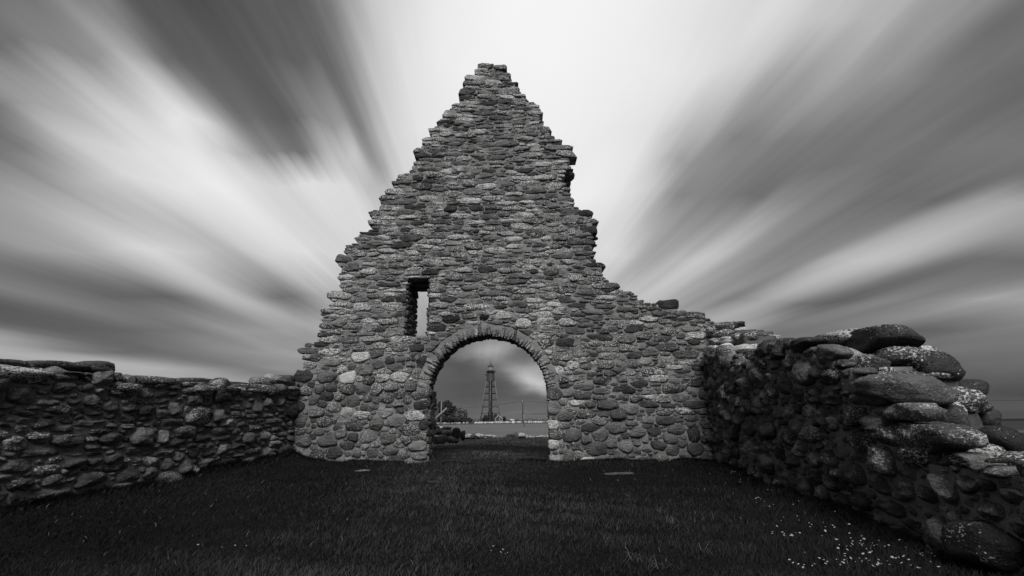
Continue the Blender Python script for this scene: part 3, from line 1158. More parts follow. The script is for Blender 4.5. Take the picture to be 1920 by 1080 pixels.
lseeds = special(LF, [
    (0, 715, 68, 766, (.10, .3)), (88, 708, 140, 746, (.07, .15)), (163, 697, 207, 731, (.14, .8)), (209, 704, 250, 732, (.12, .9)), (148, 734, 182, 766, (.11, .6)),
    (183, 748, 224, 776, (.09, .3)), (226, 752, 258, 778, (.07, .3)), (253, 722, 288, 752, (.10, .5)), (252, 756, 290, 786, (.045, .2)), (305, 748, 348, 782, (.15, .6)),
    (345, 735, 384, 762, (.11, .2)), (80, 754, 136, 782, (.07, .9)), (0, 768, 84, 782, (.05, .4)), (36, 784, 110, 806, (.06, .3)), (80, 808, 164, 844, (.08, .3)),
    (232, 792, 290, 846, (.14, .2)), (290, 800, 316, 838, (.19, .8)), (318, 790, 366, 830, (.10, .2)), (172, 806, 234, 840, (.06, .5)), (0, 854, 64, 892, (.10, .15)),
    (118, 852, 156, 884, (.07, .2)), (156, 852, 188, 878, (.07, .2)), (190, 848, 232, 872, (.08, .2)), (258, 852, 294, 876, (.06, .9)), (208, 874, 262, 910, (.08, .2)),
    (68, 884, 124, 918, (.09, .5)), (126, 880, 204, 918, (.07, .4)), (0, 892, 66, 926, (.05, .4)), (382, 798, 428, 822, (.08, .2)), (380, 824, 402, 846, (.10, .3)), (402, 828, 430, 854, (.12, .6)),
    (366, 853, 400, 882, (.12, .3)), (446, 806, 480, 836, (.12, .3)), (456, 752, 470, 768, MD), (490, 740, 508, 766, (.16, .4)), (514, 740, 536, 768, MD), (480, 806, 506, 828, (.13, .8)),
    (298, 852, 326, 886, (.10, .3)), (327, 858, 356, 892, (.09, .2)), (346, 840, 372, 860, (.03, .1)), (0, 812, 48, 850, (.07, 1.3)), (310, 845, 345, 868, (.13, .6))])
S = layout(LREG, (0, -1.1, 7.2, 1.0), lsize, lseeds, (2500, 5000, 7000, 9000, 12000, 12000), (1.4, 1.1, .8, .55, .36, .24), 2200, rl,
           lambda u, v, a, b: inside(LREG, u, v + .3 * b))
C = cells(S, 0.015, lambda u, v, r: [(-1, 0, -0.02)], rl)
items = []
for i, (s, poly) in enumerate(zip(S, C)):
    if poly is None:
        continue
    u, v, a, b = s[:4]
    if s[5]:
        tone, lich = s[5]
    else:
        tone = max(.03, rl.gauss(.085, .03)); lich = max(0, rl.gauss(.32, .28))
    tone *= 1.12
    small = min(a, b)
    prot = min(.13, .30 * small + .03) * rl.uniform(.7, 1.2)
    n = 22 if a * b > .04 else (14 if a * b > .015 else 10)
    V, Fc = stone_geo(LF, poly, prot, n, .10, .020, seed=i * .41 + 3, rings=((1.0, None), (1.0, 0.06), (0.95, 0.5), (0.83, 0.82), (0.6, 0.97), (.3, 1.03)), soft=.17)
    items.append((V, Fc, tone, lich, M_BOULDER if a / b < 2.2 else M_STONE))
place_stones(items, lwall, 300)
core_geo(LF, [(p[0], p[1] - .06) for p in LREG], [], 0.09, 0.9, M_MORTAR, 'mortar_core', lwall, tone=.13, rough=.03, front=.016)
lprof = [(u, v) for u, v in ltop]
rim_stones(LF, lprof, (.05, .3, .55, .8), lwall, rl, size=(.17, .15, .07), lich=.8, tone=(.08, .02))


def block(face, rect, off, depth, parent, kind, e=3.2, rough=.09, tl=0.0, name='capstone', seed=None, mat=None):
    """a separate big stone that fills the given outline at offset `off` in front
    (+) or behind (-) the wall plane; depth = its half size through the wall"""
    x0, y0, x1, y1 = rect
    u0, _ = face.px(x0, (y0 + y1) / 2, off); u1, _ = face.px(x1, (y0 + y1) / 2, off)
    um, vt = face.px((x0 + x1) / 2, y0, off); _, vb = face.px((x0 + x1) / 2, y1, off)
    c = face.w((u0 + u1) / 2, (vt + vb) / 2, off - depth * 0.6)
    up = Vector((0, 0, 1))
    ux = face.U; uy = up.cross(ux)
    if tl:
        R = Matrix.Rotation(tl, 3, uy)
        ux = R @ ux; uy = R @ uy
    V, Fc = boulder_geo(c, abs(u1 - u0) / 2, depth, abs(vt - vb) / 2, ux, uy, e=e, rough=rough, seed=seed if seed is not None else rnd.random() * 40, nu=24, nv=14, cut=.85)
    return add_mesh(name, V, Fc, mat or M_BOULDER, parent, {'tone': [kind[0]] * len(V), 'lich': [kind[1]] * len(V)}, loc=tuple(c))


block(LF, (157, 676, 222, 703), -.05, .25, lwall, (.07, .1), tl=0.0, seed=1.2)
block(LF, (62, 677, 174, 697), -.10, .30, lwall, (.06, .2), seed=2.2)
block(LF, (-60, 672, 72, 692), -.10, .30, lwall, (.05, .2), seed=3.2)
block(LF, (-80, 684, 108, 714), .02, .30, lwall, (.05, 1.0), e=5, seed=4.2, mat=M_STONE)
block(LF, (107, 696, 168, 706), .02, .2, lwall, (.07, .3), seed=5.2)
block(LF, (245, 705, 345, 724), 0.0, .25, lwall, (.08, .7), seed=6.2, mat=M_STONE)
block(LF, (350, 708, 405, 722), -.4, .25, lwall, (.05, .4), seed=7.2, mat=M_STONE)
block(LF, (425, 716, 475, 724), -.3, .2, lwall, (.05, .4), seed=8.2)
block(LF, (368, 722, 450, 736), .03, .2, lwall, (.07, .7), e=5, seed=9.2, mat=M_STONE)
block(LF, (450, 722, 552, 737), .02, .2, lwall, (.06, .8), e=5, seed=10.2, mat=M_STONE)
block(LF, (488, 706, 512, 722), -.4, .2, lwall, (.12, .4), seed=11.2)
block(LF, (505, 701, 540, 722), -.5, .2, lwall, (.2, .5), seed=12.2)
block(LF, (532, 703, 560, 720), -.2, .2, lwall, (.07, .4), seed=13.2)

# ------------------------------------------------------------------ right wall
RF = Face((3.777, 9.0), (2.947, 3.631))
rtop = wall_core_profile(RF, [(1346, 652), (1365, 672), (1392, 682), (1412, 674), (1425, 648), (1460, 642), (1500, 642), (1540, 650), (1570, 672), (1610, 690), (1632, 704)])
rend = wall_core_profile(RF, [(1656, 770), (1690, 846), (1800, 852), (1880, 864), (1920, 874)])
RREG = [(0.0, rtop[0][1])] + rtop + rend + [(9.0, rend[-1][1]), (9.0, -1.2), (0.0, -1.2)]
rwall = empty('side_wall', tuple(RF.w(4, -0.88, -.4)), 'dark broken fieldstone wall stepping down at the right, with big loose boulders on its end', 'ruined wall')
rr_ = random.Random(31)


def rsize(u, v, m, r):
    a = 0.27 * m * r.uniform(.75, 1.25); b = 0.23 * m * r.uniform(.75, 1.2)
    if r.random() < .2:
        b *= .5
    return a, b, r.gauss(0, .3)


rseeds = special(RF, [
    (1420, 642, 1452, 676, (.05, .5)), (1450, 640, 1486, 680, (.05, .4)), (1480, 636, 1530, 668, (.045, .4)), (1580, 862, 1642, 916, (.08, .4)),
    (1582, 758, 1646, 808, (.06, .5)), (1604, 806, 1654, 852, (.05, .5)), (1562, 776, 1586, 816, (.09, .3)), (1466, 798, 1506, 842, (.05, .5)),
    (1545, 690, 1598, 724, (.045, .9)), (1550, 726, 1592, 766, (.07, .2)), (1490, 718, 1522, 760, (.06, .3)), (1522, 880, 1550, 914, (.05, .2)),
    (1545, 836, 1586, 880, (.05, .3)), (1475, 848, 1516, 880, (.07, .2)), (1505, 755, 1545, 790, (.06, .9)), (1508, 790, 1550, 838, (.08, 1.)), (1480, 876, 1512, 914, (.06, .3)),
    (1556, 880, 1584, 926, (.05, .5)), (1630, 890, 1690, 930, (.07, .2)), (1646, 930, 1720, 976, (.06, .1)), (1600, 918, 1650, 962, (.05, .2)), (1430, 780, 1466, 830, (.06, .3)),
    (1655, 760, 1733, 790, (.11, .6)), (1660, 792, 1796, 846, (.06, .8)), (1798, 878, 1850, 932, (.09, .1)), (1730, 905, 1772, 955, (.06, .2)), (1842, 926, 1902, 984, (.07, .15)), (1882, 908, 1950, 950, (.07, .15)),
    (1380, 700, 1402, 732, (.05, .3)), (1404, 745, 1430, 786, (.05, .3)), (1370, 738, 1384, 764, (.05, 1.2)), (1382, 740, 1400, 768, (.05, 1.1))])
S = layout(RREG, (0, -1.1, 9.0, 1.6), rsize, rseeds, (1500, 4000, 8000, 9000, 12000, 12000), (1.35, 1.05, .8, .55, .36, .24), 2400, rr_,
           lambda u, v, a, b: inside(RREG, u, v + .3 * b) and u < 8.6)
C = cells(S, 0.016, lambda u, v, r: [(-1, 0, -0.02)], rr_)
items = []
for i, (s, poly) in enumerate(zip(S, C)):
    if poly is None:
        continue
    u, v, a, b = s[:4]
    if s[5]:
        tone, lich = s[5]
    else:
        tone = max(.035, rr_.gauss(.09, .028)); lich = max(0, rr_.gauss(.34, .25))
    tone *= 1.0
    small = min(a, b)
    prot = min(.14, .34 * small + .035) * rr_.uniform(.7, 1.25)
    n = 24 if a * b > .04 else (14 if a * b > .015 else 10)
    V, Fc = stone_geo(RF, poly, prot, n, .10, .022, seed=i * .43 + 9, rings=((1.0, None), (1.0, 0.06), (0.95, 0.5), (0.83, 0.82), (0.6, 0.97), (.3, 1.03)), soft=.17)
    items.append((V, Fc, tone, lich, M_BOULDER))
place_stones(items, rwall, 300)
core_geo(RF, [(p[0], p[1] - .05) for p in RREG], [], 0.09, 0.45, M_MORTAR, 'mortar_core', rwall, tone=.16, rough=.035, front=.032)
# outer half of the wall stands a little higher
rout = wall_core_profile(RF, [(1336, 616), (1396, 622), (1408, 652), (1440, 650), (1550, 634), (1600, 630), (1650, 660), (1690, 720), (1725, 800), (1745, 860), (1850, 872)], -.45)
oreg = rout + [(rout[-1][0], -1.2), (rout[0][0], -1.2)]
core_geo(RF, [(u, v - .05) for u, v in oreg], [], 0.09, 0.5, M_MORTAR, 'mortar_fill', rwall, tone=.085, rough=.05, front=-.42)
rim_stones(RF, rtop, (.15, .33), rwall, rr_, size=(.15, .14, .08), lich=.9, tone=(.06, .02))
rim_stones(RF, [(u, v - .02) for u, v in rout], (.5, .72, .9), rwall, rr_, size=(.17, .15, .08), lich=.9, tone=(.06, .02), name='outer_rim_stones')
BK = lambda rect, off, dep, kind, **k: block(RF, rect, off, dep, rwall, kind, **k)


def FB(rect, Yd, dep, kind, e=2.8, rough=.09, seed=1.0, name='capstone', mat=None, yaw=-.12, tilt=0.0):
    """a big stone on the broken end of the wall, facing down the nave"""
    x0, y0, x1, y1 = rect
    xm, ym = (x0 + x1) / 2, (y0 + y1) / 2
    c = at_depth(xm, ym, Yd)
    hw = abs((at_depth(x1, ym, Yd) - at_depth(x0, ym, Yd)).x) / 2
    hh_ = abs((at_depth(xm, y0, Yd) - at_depth(xm, y1, Yd)).z) / 2
    k_ = 1 + dep * .7 / c.y
    c = c * k_; hw *= k_; hh_ *= k_
    Rm = Matrix.Rotation(yaw, 3, 'Z') @ Matrix.Rotation(tilt, 3, 'Y')
    V, Fc = boulder_geo(c, hw, dep, hh_, Rm @ Vector((1, 0, 0)), Rm @ Vector((0, 1, 0)), e=e, rough=rough, seed=seed, nu=28, nv=18, cut=.77)
    return add_mesh(name, V, Fc, mat or M_BOULDER, rwall, {'tone': [kind[0]] * len(V), 'lich': [kind[1]] * len(V)}, loc=tuple(c))


FB((1618, 700, 1770, 762), 3.55, .26, (.10, .22), e=3.0, rough=.09, seed=21, tilt=.04)
FB((1650, 758, 1735, 792), 3.6, .2, (.12, .5), seed=40)
FB((1660, 788, 1798, 850), 3.5, .26, (.06, .7), e=3, rough=.14, seed=41, tilt=.12)
FB((1606, 806, 1656, 852), 3.95, .2, (.05, .4), seed=42)
FB((1606, 613, 1709, 658), 4.1, .26, (.04, .05), e=9, rough=.08, seed=22, tilt=-.07)
FB((1548, 620, 1632, 648), 4.45, .3, (.06, 1.0), e=3, seed=23, mat=M_STONE)
FB((1640, 650, 1716, 704), 4.05, .24, (.05, .8), e=2.6, seed=43, mat=M_STONE)
FB((1694, 660, 1779, 716), 4.1, .26, (.045, .2), e=2.8, rough=.08, seed=24, tilt=.18)
FB((1760, 712, 1829, 764), 4.15, .2, (.05, .5), e=3.6, seed=25)
FB((1556, 653, 1612, 688), 4.28, .14, (.26, 1.1), e=3, seed=26)
FB((1600, 664, 1658, 712), 4.0, .18, (.035, .8), e=3, seed=27)
FB((1545, 690, 1600, 724), 4.3, .16, (.04, .8), e=3, seed=44)
FB((1730, 752, 1800, 812), 4.1, .25, (.05, .3), e=2.4, rough=.12, seed=45)
FB((1786, 752, 1850, 812), 4.15, .24, (.06, .3), e=2.4, seed=29, tilt=.25)
FB((1740, 800, 1850, 862), 4.1, .25, (.05, .4), e=2.6, rough=.12, seed=46)
FB((1820, 798, 1905, 858), 3.9, .26, (.035, .1), e=2.5, seed=30, tilt=.2)
FB((1696, 838, 1800, 878), 3.35, .24, (.05, .7), e=4.5, rough=.10, seed=31, mat=M_STONE, yaw=-.5, tilt=.08)
FB((1786, 846, 1884, 898), 3.0, .24, (.05, .8), e=4.5, rough=.10, seed=32, mat=M_STONE, yaw=-.5, tilt=.12)
FB((1876, 850, 2010, 912), 2.85, .26, (.04, .7), e=4.5, rough=.10, seed=33, mat=M_STONE, yaw=-.3)
FB((1884, 848, 1990, 872), 3.4, .26, (.04, .7), e=3.5, rough=.10, seed=47, mat=M_STONE)
FB((1790, 975, 1915, 1066), 2.8, .2, (.016, .3), e=2.6, rough=.08, seed=34, yaw=-1.2)
FB((1522, 630, 1562, 652), 4.9, .2, (.05, .5), e=3, seed=39)
rf = random.Random(5)
for k in range(60):
    t = rf.random()
    off = rf.uniform(.2, .95)
    sl = 4.75 + 1.1 * t + rf.uniform(-.1, .1) - off * .15
    top = .62 - 1.05 * max(0, (sl - 4.9)) + rf.uniform(-.1, .02)
    zz = rf.uniform(max(-.75, top - .5), top)
    c = RF.w(sl, zz, -off)
    a_ = rf.uniform(.09, .2)
    V, Fc = boulder_geo(c, a_, a_ * rf.uniform(.7, 1), a_ * rf.uniform(.45, .8), Vector((1, 0, 0)), Vector((0, 1, 0)), e=2.6, rough=.14, seed=k * 1.7, nu=16, nv=10)
    bad = False
    for v_ in V:
        q_ = project(v_)
        if q_ and q_[1] < np.interp(q_[0], (1600, 1700, 1770, 1822, 1845, 1895, 1960), (640, 655, 705, 750, 800, 840, 868)):
            bad = True
    if bad:
        continue
    add_mesh('fill_stone', V, Fc, M_BOULDER, rwall, {'tone': [rf.uniform(.04, .08)] * len(V), 'lich': [rf.uniform(0, .7)] * len(V)}, loc=tuple(c))
# lichen-white rubble where the side wall breaks off against the gable
for rect, Yd, kd in [((1368, 604, 1392, 620), 9.2, (.05, .3)), ((1334, 606, 1372, 622), 9.0, (.09, .8)), ((1372, 616, 1402, 634), 8.8, (.12, 1.3)), ((1338, 620, 1374, 634), 8.6, (.08, .9)), ((1350, 632, 1384, 646), 8.3, (.13, 1.5)),
                     ((1380, 632, 1408, 650), 8.2, (.14, 1.6)), ((1332, 634, 1354, 648), 8.5, (.07, .9)), ((1328, 648, 1350, 672), 8.3, (.09, 1.2)), ((1348, 646, 1374, 662), 8.0, (.16, 1.6)), ((1374, 648, 1402, 664), 7.6, (.15, 1.6)),
                     ((1352, 660, 1378, 680), 7.7, (.10, .9)), ((1392, 656, 1414, 676), 7.0, (.07, .6)), ((1322, 614, 1340, 634), 8.85, (.07, .8)), ((1392, 640, 1412, 660), 7.9, (.1, 1.2)), ((1376, 664, 1398, 684), 7.1, (.06, .6))]:
    FB(rect, Yd, .22, kd, e=4.0, rough=.18, seed=rect[0] * .13 + rect[1], mat=M_STONE, name='stone')

# ------------------------------------------------------------------ beyond the arch
rb = random.Random(41)


def free_stone(parent, c, ax, ay, az, tone, lich, name='stone', e=2.8, rough=.12, yaw=None, mat=None, nu=14, nv=9):
    yaw = rb.uniform(0, 3) if yaw is None else yaw
    ux = Vector((math.cos(yaw), math.sin(yaw), 0)); uy = Vector((-math.sin(yaw), math.cos(yaw), 0))
    V, Fc = boulder_geo(c, ax, ay, az, ux, uy, e=e, rough=rough, seed=rb.random() * 60, nu=nu, nv=nv)
    return add_mesh(name, V, Fc, mat or M_BOULDER, parent, {'tone': [tone] * len(V), 'lich': [lich] * len(V)}, loc=tuple(c))


def px_stone(parent, rect, Yd, kind, dep=.2, **k):
    x0, y0, x1, y1 = rect
    c = at_depth((x0 + x1) / 2, (y0 + y1) / 2, Yd)
    hw = abs(at_depth(x1, y0, Yd).x - at_depth(x0, y0, Yd).x) / 2
    hh_ = abs(at_depth(x0, y0, Yd).z - at_depth(x0, y1, Yd).z) / 2
    c.y += dep * .5
    return free_stone(parent, c, hw, dep, hh_, kind[0], kind[1], yaw=rb.uniform(-.15, .15), **k)


pile = empty('rubble_pile', tuple(at_depth(842, 833, 13.6)), 'heap of tumbled grey fieldstones in the grass just behind the left foot of the arch', 'stones')
for rect, Yd, kind in [((812, 815, 840, 834), 12.8, (.13, .3)), ((838, 819, 852, 832), 12.8, (.14, .4)), ((826, 806, 848, 819), 13.0, (.13, .6)), ((812, 804, 830, 816), 13.1, (.12, .6)),
                       ((846, 802, 864, 824), 13.3, (.07, .2)), ((862, 806, 872, 826), 13.5, (.06, .1)), ((822, 800, 846, 808), 13.6, (.16, .8)), ((800, 797, 826, 806), 13.8, (.15, .9)), ((802, 820, 816, 836), 12.7, (.07, .2)),
                       ((846, 822, 860, 832), 13.1, (.08, .3)), ((790, 806, 812, 820), 13.4, (.1, .4))]:
    px_stone(pile, rect, Yd, kind, .25)
fw = empty('low_stone_row', tuple(at_depth(945, 822, 18.5)), 'row of low white lichened stones in the grass beyond the arch', 'stones')
x = 858
q = 0
WH = [(0.62, 1.6), (.10, .5), (.6, 1.8), (.55, 1.4), (.12, .6), (.09, .4), (.5, 1.2), (.09, .3), (.08, .3), (.13, .8), (.35, 1.5), (.10, .5), (.6, 1.8), (.5, 1.4), (.6, 1.6), (.3, 1)]
for rect, kind in [((858, 812, 884, 822), (.62, 2)), ((872, 812, 890, 824), (.10, .4)), ((886, 812, 907, 820), (.65, 2)), ((908, 815, 930, 823), (.5, 1.8)), ((926, 817, 942, 824), (.12, .6)),
                   ((950, 812, 972, 824), (.09, .4)), ((944, 818, 956, 825), (.08, .3)), ((972, 812, 984, 820), (.35, 1.8)), ((982, 815, 998, 822), (.22, 1.6)), ((997, 815, 1012, 821), (.66, 2)), ((1010, 816, 1026, 823), (.66, 2)),
                   ((985, 819, 1005, 825), (.07, .3)), ((1008, 820, 1030, 826), (.07, .3)), ((1025, 813, 1045, 823), (.3, 1.2)), ((1046, 814, 1070, 824), (.2, .8)), ((830, 812, 858, 824), (.15, .8)), ((800, 812, 830, 824), (.15, .8))]:
    Yd = 18.6 + rb.uniform(-.5, .5)
    xa, ya, xb, yb = rect
    nn_ = max(1, int((xb - xa) / 7))
    for i in range(nn_):
        x0_ = xa + (xb - xa) * i / nn_ - rb.uniform(0, 2); x1_ = xa + (xb - xa) * (i + 1) / nn_ + rb.uniform(0, 3)
        px_stone(fw, (x0_, ya + rb.uniform(0, 3.5), x1_, yb + rb.uniform(-1, 1)), Yd + rb.uniform(-.3, .3), (kind[0] * rb.uniform(.5, 1), kind[1]), .3, e=3.4, rough=.35)

# far field wall
M_FAR = stone_mat('far_stone', 3.0, gain=1.0)
bf = Buf()
for x0, x1, t in ((800, 880, .22), (892, 1045, .38), (1046, 1340, .25), (600, 800, .25)):
    a = at_depth(x0, 793, 165); b = at_depth(x1, 793, 165)
    n = int((b.x - a.x) / 0.75)
    for i in range(n):
        xx = a.x + (b.x - a.x) * (i + rb.random() * .5) / n
        yy = 165 + rb.uniform(-.3, .3)
        c = Vector((xx, yy, gz(xx, yy) + .28))
        V, Fc = boulder_geo(c, .5 * rb.uniform(.7, 1.3), .4, .38 * rb.uniform(.6, 1.3), seed=rb.random() * 50, nu=8, nv=5)
        bf.add(V, Fc, t * rb.uniform(.6, 1.5), .5)
o = bf.obj('field_wall', M_FAR)
set_props(o, 'long low pale drystone wall across the far meadow in front of the lighthouse', 'field wall')

# ------------------------------------------------------------------ lighthouse
M_IRON = simple_mat('painted_iron_dark', .012, .3, 2.0, .55, .1)
M_IRONL = simple_mat('painted_iron_grey', .05, .25, 2.0, .5, .1)
M_LATT = simple_mat('weathered_lattice_iron', .17, .3, 3.0, .6, .1)
M_GLASS = simple_mat('lantern_glass', .22, .1, 1.0, .15, 0, .8)
D = 250.0
bpt = at_depth(919.5, 790, D)
LX, LZ = bpt.x, gz(bpt.x, D)
S_ = abs(at_depth(929.5, 740, D).x - at_depth(919.5, 740, D).x) / 10.0


def LZ_(py):
    return at_depth(919.5, py, D).z


lh = empty('lighthouse', (LX, D, LZ), 'slender iron lattice lighthouse with a dark central tube, framed by the arch', 'lighthouse')
base_r, top_r = 21.5 * S_, 9.4 * S_
zb, zt = LZ - .1, LZ_(714)


def leg_r(z):
    return base_r + (top_r - base_r) * (z - zb) / (zt - zb)


NL = 6
angs = [math.radians(30 + 60 * i) for i in range(NL)]


def lp(a, z, k=1.0):
    r = leg_r(z) * k
    return Vector((LX + r * math.cos(a), D + r * math.sin(a), z))


for a in angs:
    bf = Buf()
    bf.add(*tube_vf(lp(a, zb), lp(a, zt), .17, .12, 6))
    bf.obj('leg', M_LATT, lh)
levels = [zb + .3] + [LZ_(y) for y in (775, 763, 750, 738, 725.5)] + [zt]
for z in levels[1:-1]:
    bf = Buf()
    for i in range(NL):
        bf.add(*tube_vf(lp(angs[i], z), lp(angs[(i + 1) % NL], z), .11, None, 5))
        bf.add(*tube_vf(lp(angs[i], z), Vector((LX, D, z)), .09, None, 5))
    bf.obj('ring_beam', M_IRON, lh)
bf = Buf()
for z0, z1 in zip(levels[:-1], levels[1:]):
    for i in range(NL):
        a0, a1 = angs[i], angs[(i + 1) % NL]
        bf.add(*tube_vf(lp(a0, z0), lp(a1, z1), .05, None, 4))
        bf.add(*tube_vf(lp(a1, z0), lp(a0, z1), .05, None, 4))
        zm = (z0 + z1) / 2
        bf.add(*tube_vf(lp(a0, z0, .62), lp(a0, z1, .62), .03, None, 4))
        bf.add(*tube_vf(lp(a0, zm), lp(a1, zm), .04, None, 4))
bf.obj('cross_bracing', M_LATT, lh)


def lathe(name, prof, mat, n=20, parent=lh, cx=LX, cy=D):
    bf = Buf()
    V = []; Fc = []
    for r, z in prof:
        for i in range(n):
            t = 2 * math.pi * i / n
            V.append((cx + r * math.cos(t), cy + r * math.sin(t), z))
    for j in range(len(prof) - 1):
        for i in range(n):
            Fc.append((j * n + i, j * n + (i + 1) % n, (j + 1) * n + (i + 1) % n, (j + 1) * n + i))
    Fc.append(tuple(range(n - 1, -1, -1))); Fc.append(tuple((len(prof) - 1) * n + i for i in range(n)))
    bf.add(V, Fc)
    return bf.obj(name, mat, parent, smooth=False)


lathe('central_tube', [(3.4 * S_, LZ - .2), (3.4 * S_, LZ_(724)), (3.6 * S_, LZ_(714))], M_IRON)
lathe('base_house', [(5.0 * S_, LZ - .2), (5.0 * S_, LZ_(774.5)), (5.5 * S_, LZ_(774.4)), (5.5 * S_, LZ_(773.2)), (3 * S_, LZ_(772.6))], M_IRON)
lathe('watch_room', [(8.3 * S_, LZ_(714.6)), (8.3 * S_, LZ_(713.4)), (8.0 * S_, LZ_(713.3)), (6.6 * S_, LZ_(698.5))], M_IRONL)
lathe('gallery', [(7.0 * S_, LZ_(698.4)), (9.2 * S_, LZ_(697.6)), (9.2 * S_, LZ_(696.6))], M_IRON)
lathe('lantern', [(3.0 * S_, LZ_(696.4)), (3.0 * S_, LZ_(688))], M_IRON)
lathe('lantern_glazing', [(4.9 * S_, LZ_(694)), (4.9 * S_, LZ_(688.2))], M_GLASS, 12)
lathe('lantern_wall', [(5.0 * S_, LZ_(696.4)), (5.0 * S_, LZ_(694))], M_IRONL, 12)
lathe('lantern_roof', [(5.6 * S_, LZ_(688.1)), (5.6 * S_, LZ_(687.4)), (3.8 * S_, LZ_(684.8)), (1.0 * S_, LZ_(683.2)), (.8 * S_, LZ_(681.5))], M_IRONL)
bf = Buf(); bf.add(*tube_vf((LX, D, LZ_(683)), (LX, D, LZ_(676)), .09, .05, 6)); bf.add(*tube_vf((LX + .5, D, LZ_(684)), (LX + .5, D, LZ_(679)), .06, .05, 6))
bf.obj('finial', M_IRON, lh)
bf = Buf()
for i in range(16):
    t = 2 * math.pi * i / 16; t2 = 2 * math.pi * (i + 1) / 16
    R_ = 9.0 * S_
    p = Vector((LX + R_ * math.cos(t), D + R_ * math.sin(t), LZ_(696.6))); p2 = Vector((LX + R_ * math.cos(t2), D + R_ * math.sin(t2), LZ_(696.6)))
    bf.add(*tube_vf(p, p + Vector((0, 0, 1.1)), .04, None, 4))
    for hgt in (.55, 1.1):
        bf.add(*tube_vf(p + Vector((0, 0, hgt)), p2 + Vector((0, 0, hgt)), .03, None, 4))
bf.obj('gallery_railing', M_LATT, lh)
bf = Buf(); bf.add(*box_vf(LX - 9.6 * S_, D - 1.2, LZ_(704), LX - 8 * S_, D + 1.0, LZ_(701)))
bf.obj('hoist_box', M_IRON, lh, smooth=False)

# little gabled hut
M_BOARD = simple_mat('tarred_boards', .06, .3, 3.0, .8, .3)
M_WHITE = simple_mat('white_trim', .55, .15, 3.0, .7, .1)
M_ROOF = simple_mat('dark_felt_roof', .07, .3, 2.0, .9, .2)
Dh = 238.0
hx0 = at_depth(928.5, 785, Dh).x; hx1 = at_depth(941.5, 785, Dh).x
hzb = gz((hx0 + hx1) / 2, Dh) - .1
he, hr = at_depth(930, 784.5, Dh).z, at_depth(930, 779.4, Dh).z
hm = (hx0 + hx1) / 2
hut = empty('hut', (hm, Dh + 2.5, hzb), 'tiny dark wooden hut with white gable trim at the foot of the lighthouse', 'hut')
v = [(hx0, Dh, hzb), (hx1, Dh, hzb), (hx1, Dh, he), (hm, Dh, hr), (hx0, Dh, he)]
v += [(a, Dh + 5, c) for a, b, c in v]
bf = Buf(); bf.add(v, [(0, 1, 2, 3, 4), (9, 8, 7, 6, 5), (0, 5, 6, 1), (1, 6, 7, 2), (4, 9, 5, 0)])
bf.obj('wall', M_BOARD, hut, smooth=False)
for s_ in (-1, 1):
    e = hx0 - .3 if s_ < 0 else hx1 + .3
    ez = he - .3 * (hr - he) / (hm - hx0)
    v = [(e, Dh - .3, ez), (hm, Dh - .3, hr), (hm, Dh + 5.2, hr), (e, Dh + 5.2, ez)]
    v += [(a, b, c + .12) for a, b, c in v]
    bf = Buf(); bf.add(v, [(0, 1, 2, 3), (7, 6, 5, 4), (0, 4, 5, 1), (1, 5, 6, 2), (2, 6, 7, 3), (3, 7, 4, 0)])
    bf.obj('roof', M_ROOF, hut, smooth=False)
    bf = Buf(); bf.add(*tube_vf((e, Dh - .38, ez + .02), (hm, Dh - .38, hr + .02), .13, None, 4))
    bf.obj('barge_board', M_WHITE, hut, smooth=False)
    cx_ = hx0 if s_ < 0 else hx1
    bf = Buf(); bf.add(*box_vf(cx_ - .12, Dh - .06, hzb, cx_ + .12, Dh + .1, he))
    bf.obj('corner_board', M_WHITE, hut, smooth=False)
bf = Buf(); bf.add(*box_vf(hm - .55, Dh - .05, hzb, hm + .45, Dh + .05, hzb + 1.9)); bf.obj('door', M_IRONL, hut, smooth=False)
bf = Buf(); bf.add(*box_vf(hm + .45, Dh - .09, hzb, hm + .6, Dh + .05, hzb + 2.0)); bf.obj('door_frame', M_WHITE, hut, smooth=False)

# ------------------------------------------------------------------ poles and wires
M_WOOD = simple_mat('grey_weathered_wood', .17, .25, 6.0, .85, .3, mapscale=(3, 3, .4))
M_WOODD = simple_mat('dark_tarred_wood', .045, .25, 6.0, .85, .3, mapscale=(3, 3, .4))
M_WIRE = simple_mat('dark_wire', .02, .1, 1.0, .6, 0)
Dp = 122.0
pt = at_depth(980, 752, Dp)
pb = Vector((pt.x, Dp, gz(pt.x, Dp)))
pole = empty('utility_pole', tuple(pb), 'wooden utility pole standing alone in the meadow right of the lighthouse', 'utility pole', )
bf = Buf(); bf.add(*tube_vf(pb + Vector((0, 0, .9)), (pt.x, Dp, pt.z), .17, .13, 10)); bf.obj('pole_shaft', M_WOODD, pole)
bf = Buf(); bf.add(*tube_vf(pb + Vector((.35, -.1, -.2)), pb + Vector((.12, -.12, 2.9)), .12, .12, 8)); bf.obj('support_post', M_WOOD, pole)
bf = Buf(); bf.add(*tube_vf((pt.x, Dp - .2, pt.z - .3), (pt.x, Dp - .2, pt.z + .1), .06, .05, 8)); bf.obj('insulator', M_WHITE, pole)


def wire(p0, p1, sag, label):
    n = 24
    bf = Buf()
    pts = []
    for i in range(n + 1):
        t = i / n
        p = Vector(p0).lerp(Vector(p1), t)
        p.z -= sag * 4 * t * (1 - t)
        pts.append(p)
    for a, b in zip(pts[:-1], pts[1:]):
        bf.add(*tube_vf(a, b, .035, None, 4, caps=False))
    o = bf.obj('overhead_wire', M_WIRE)
    set_props(o, label, 'wire')


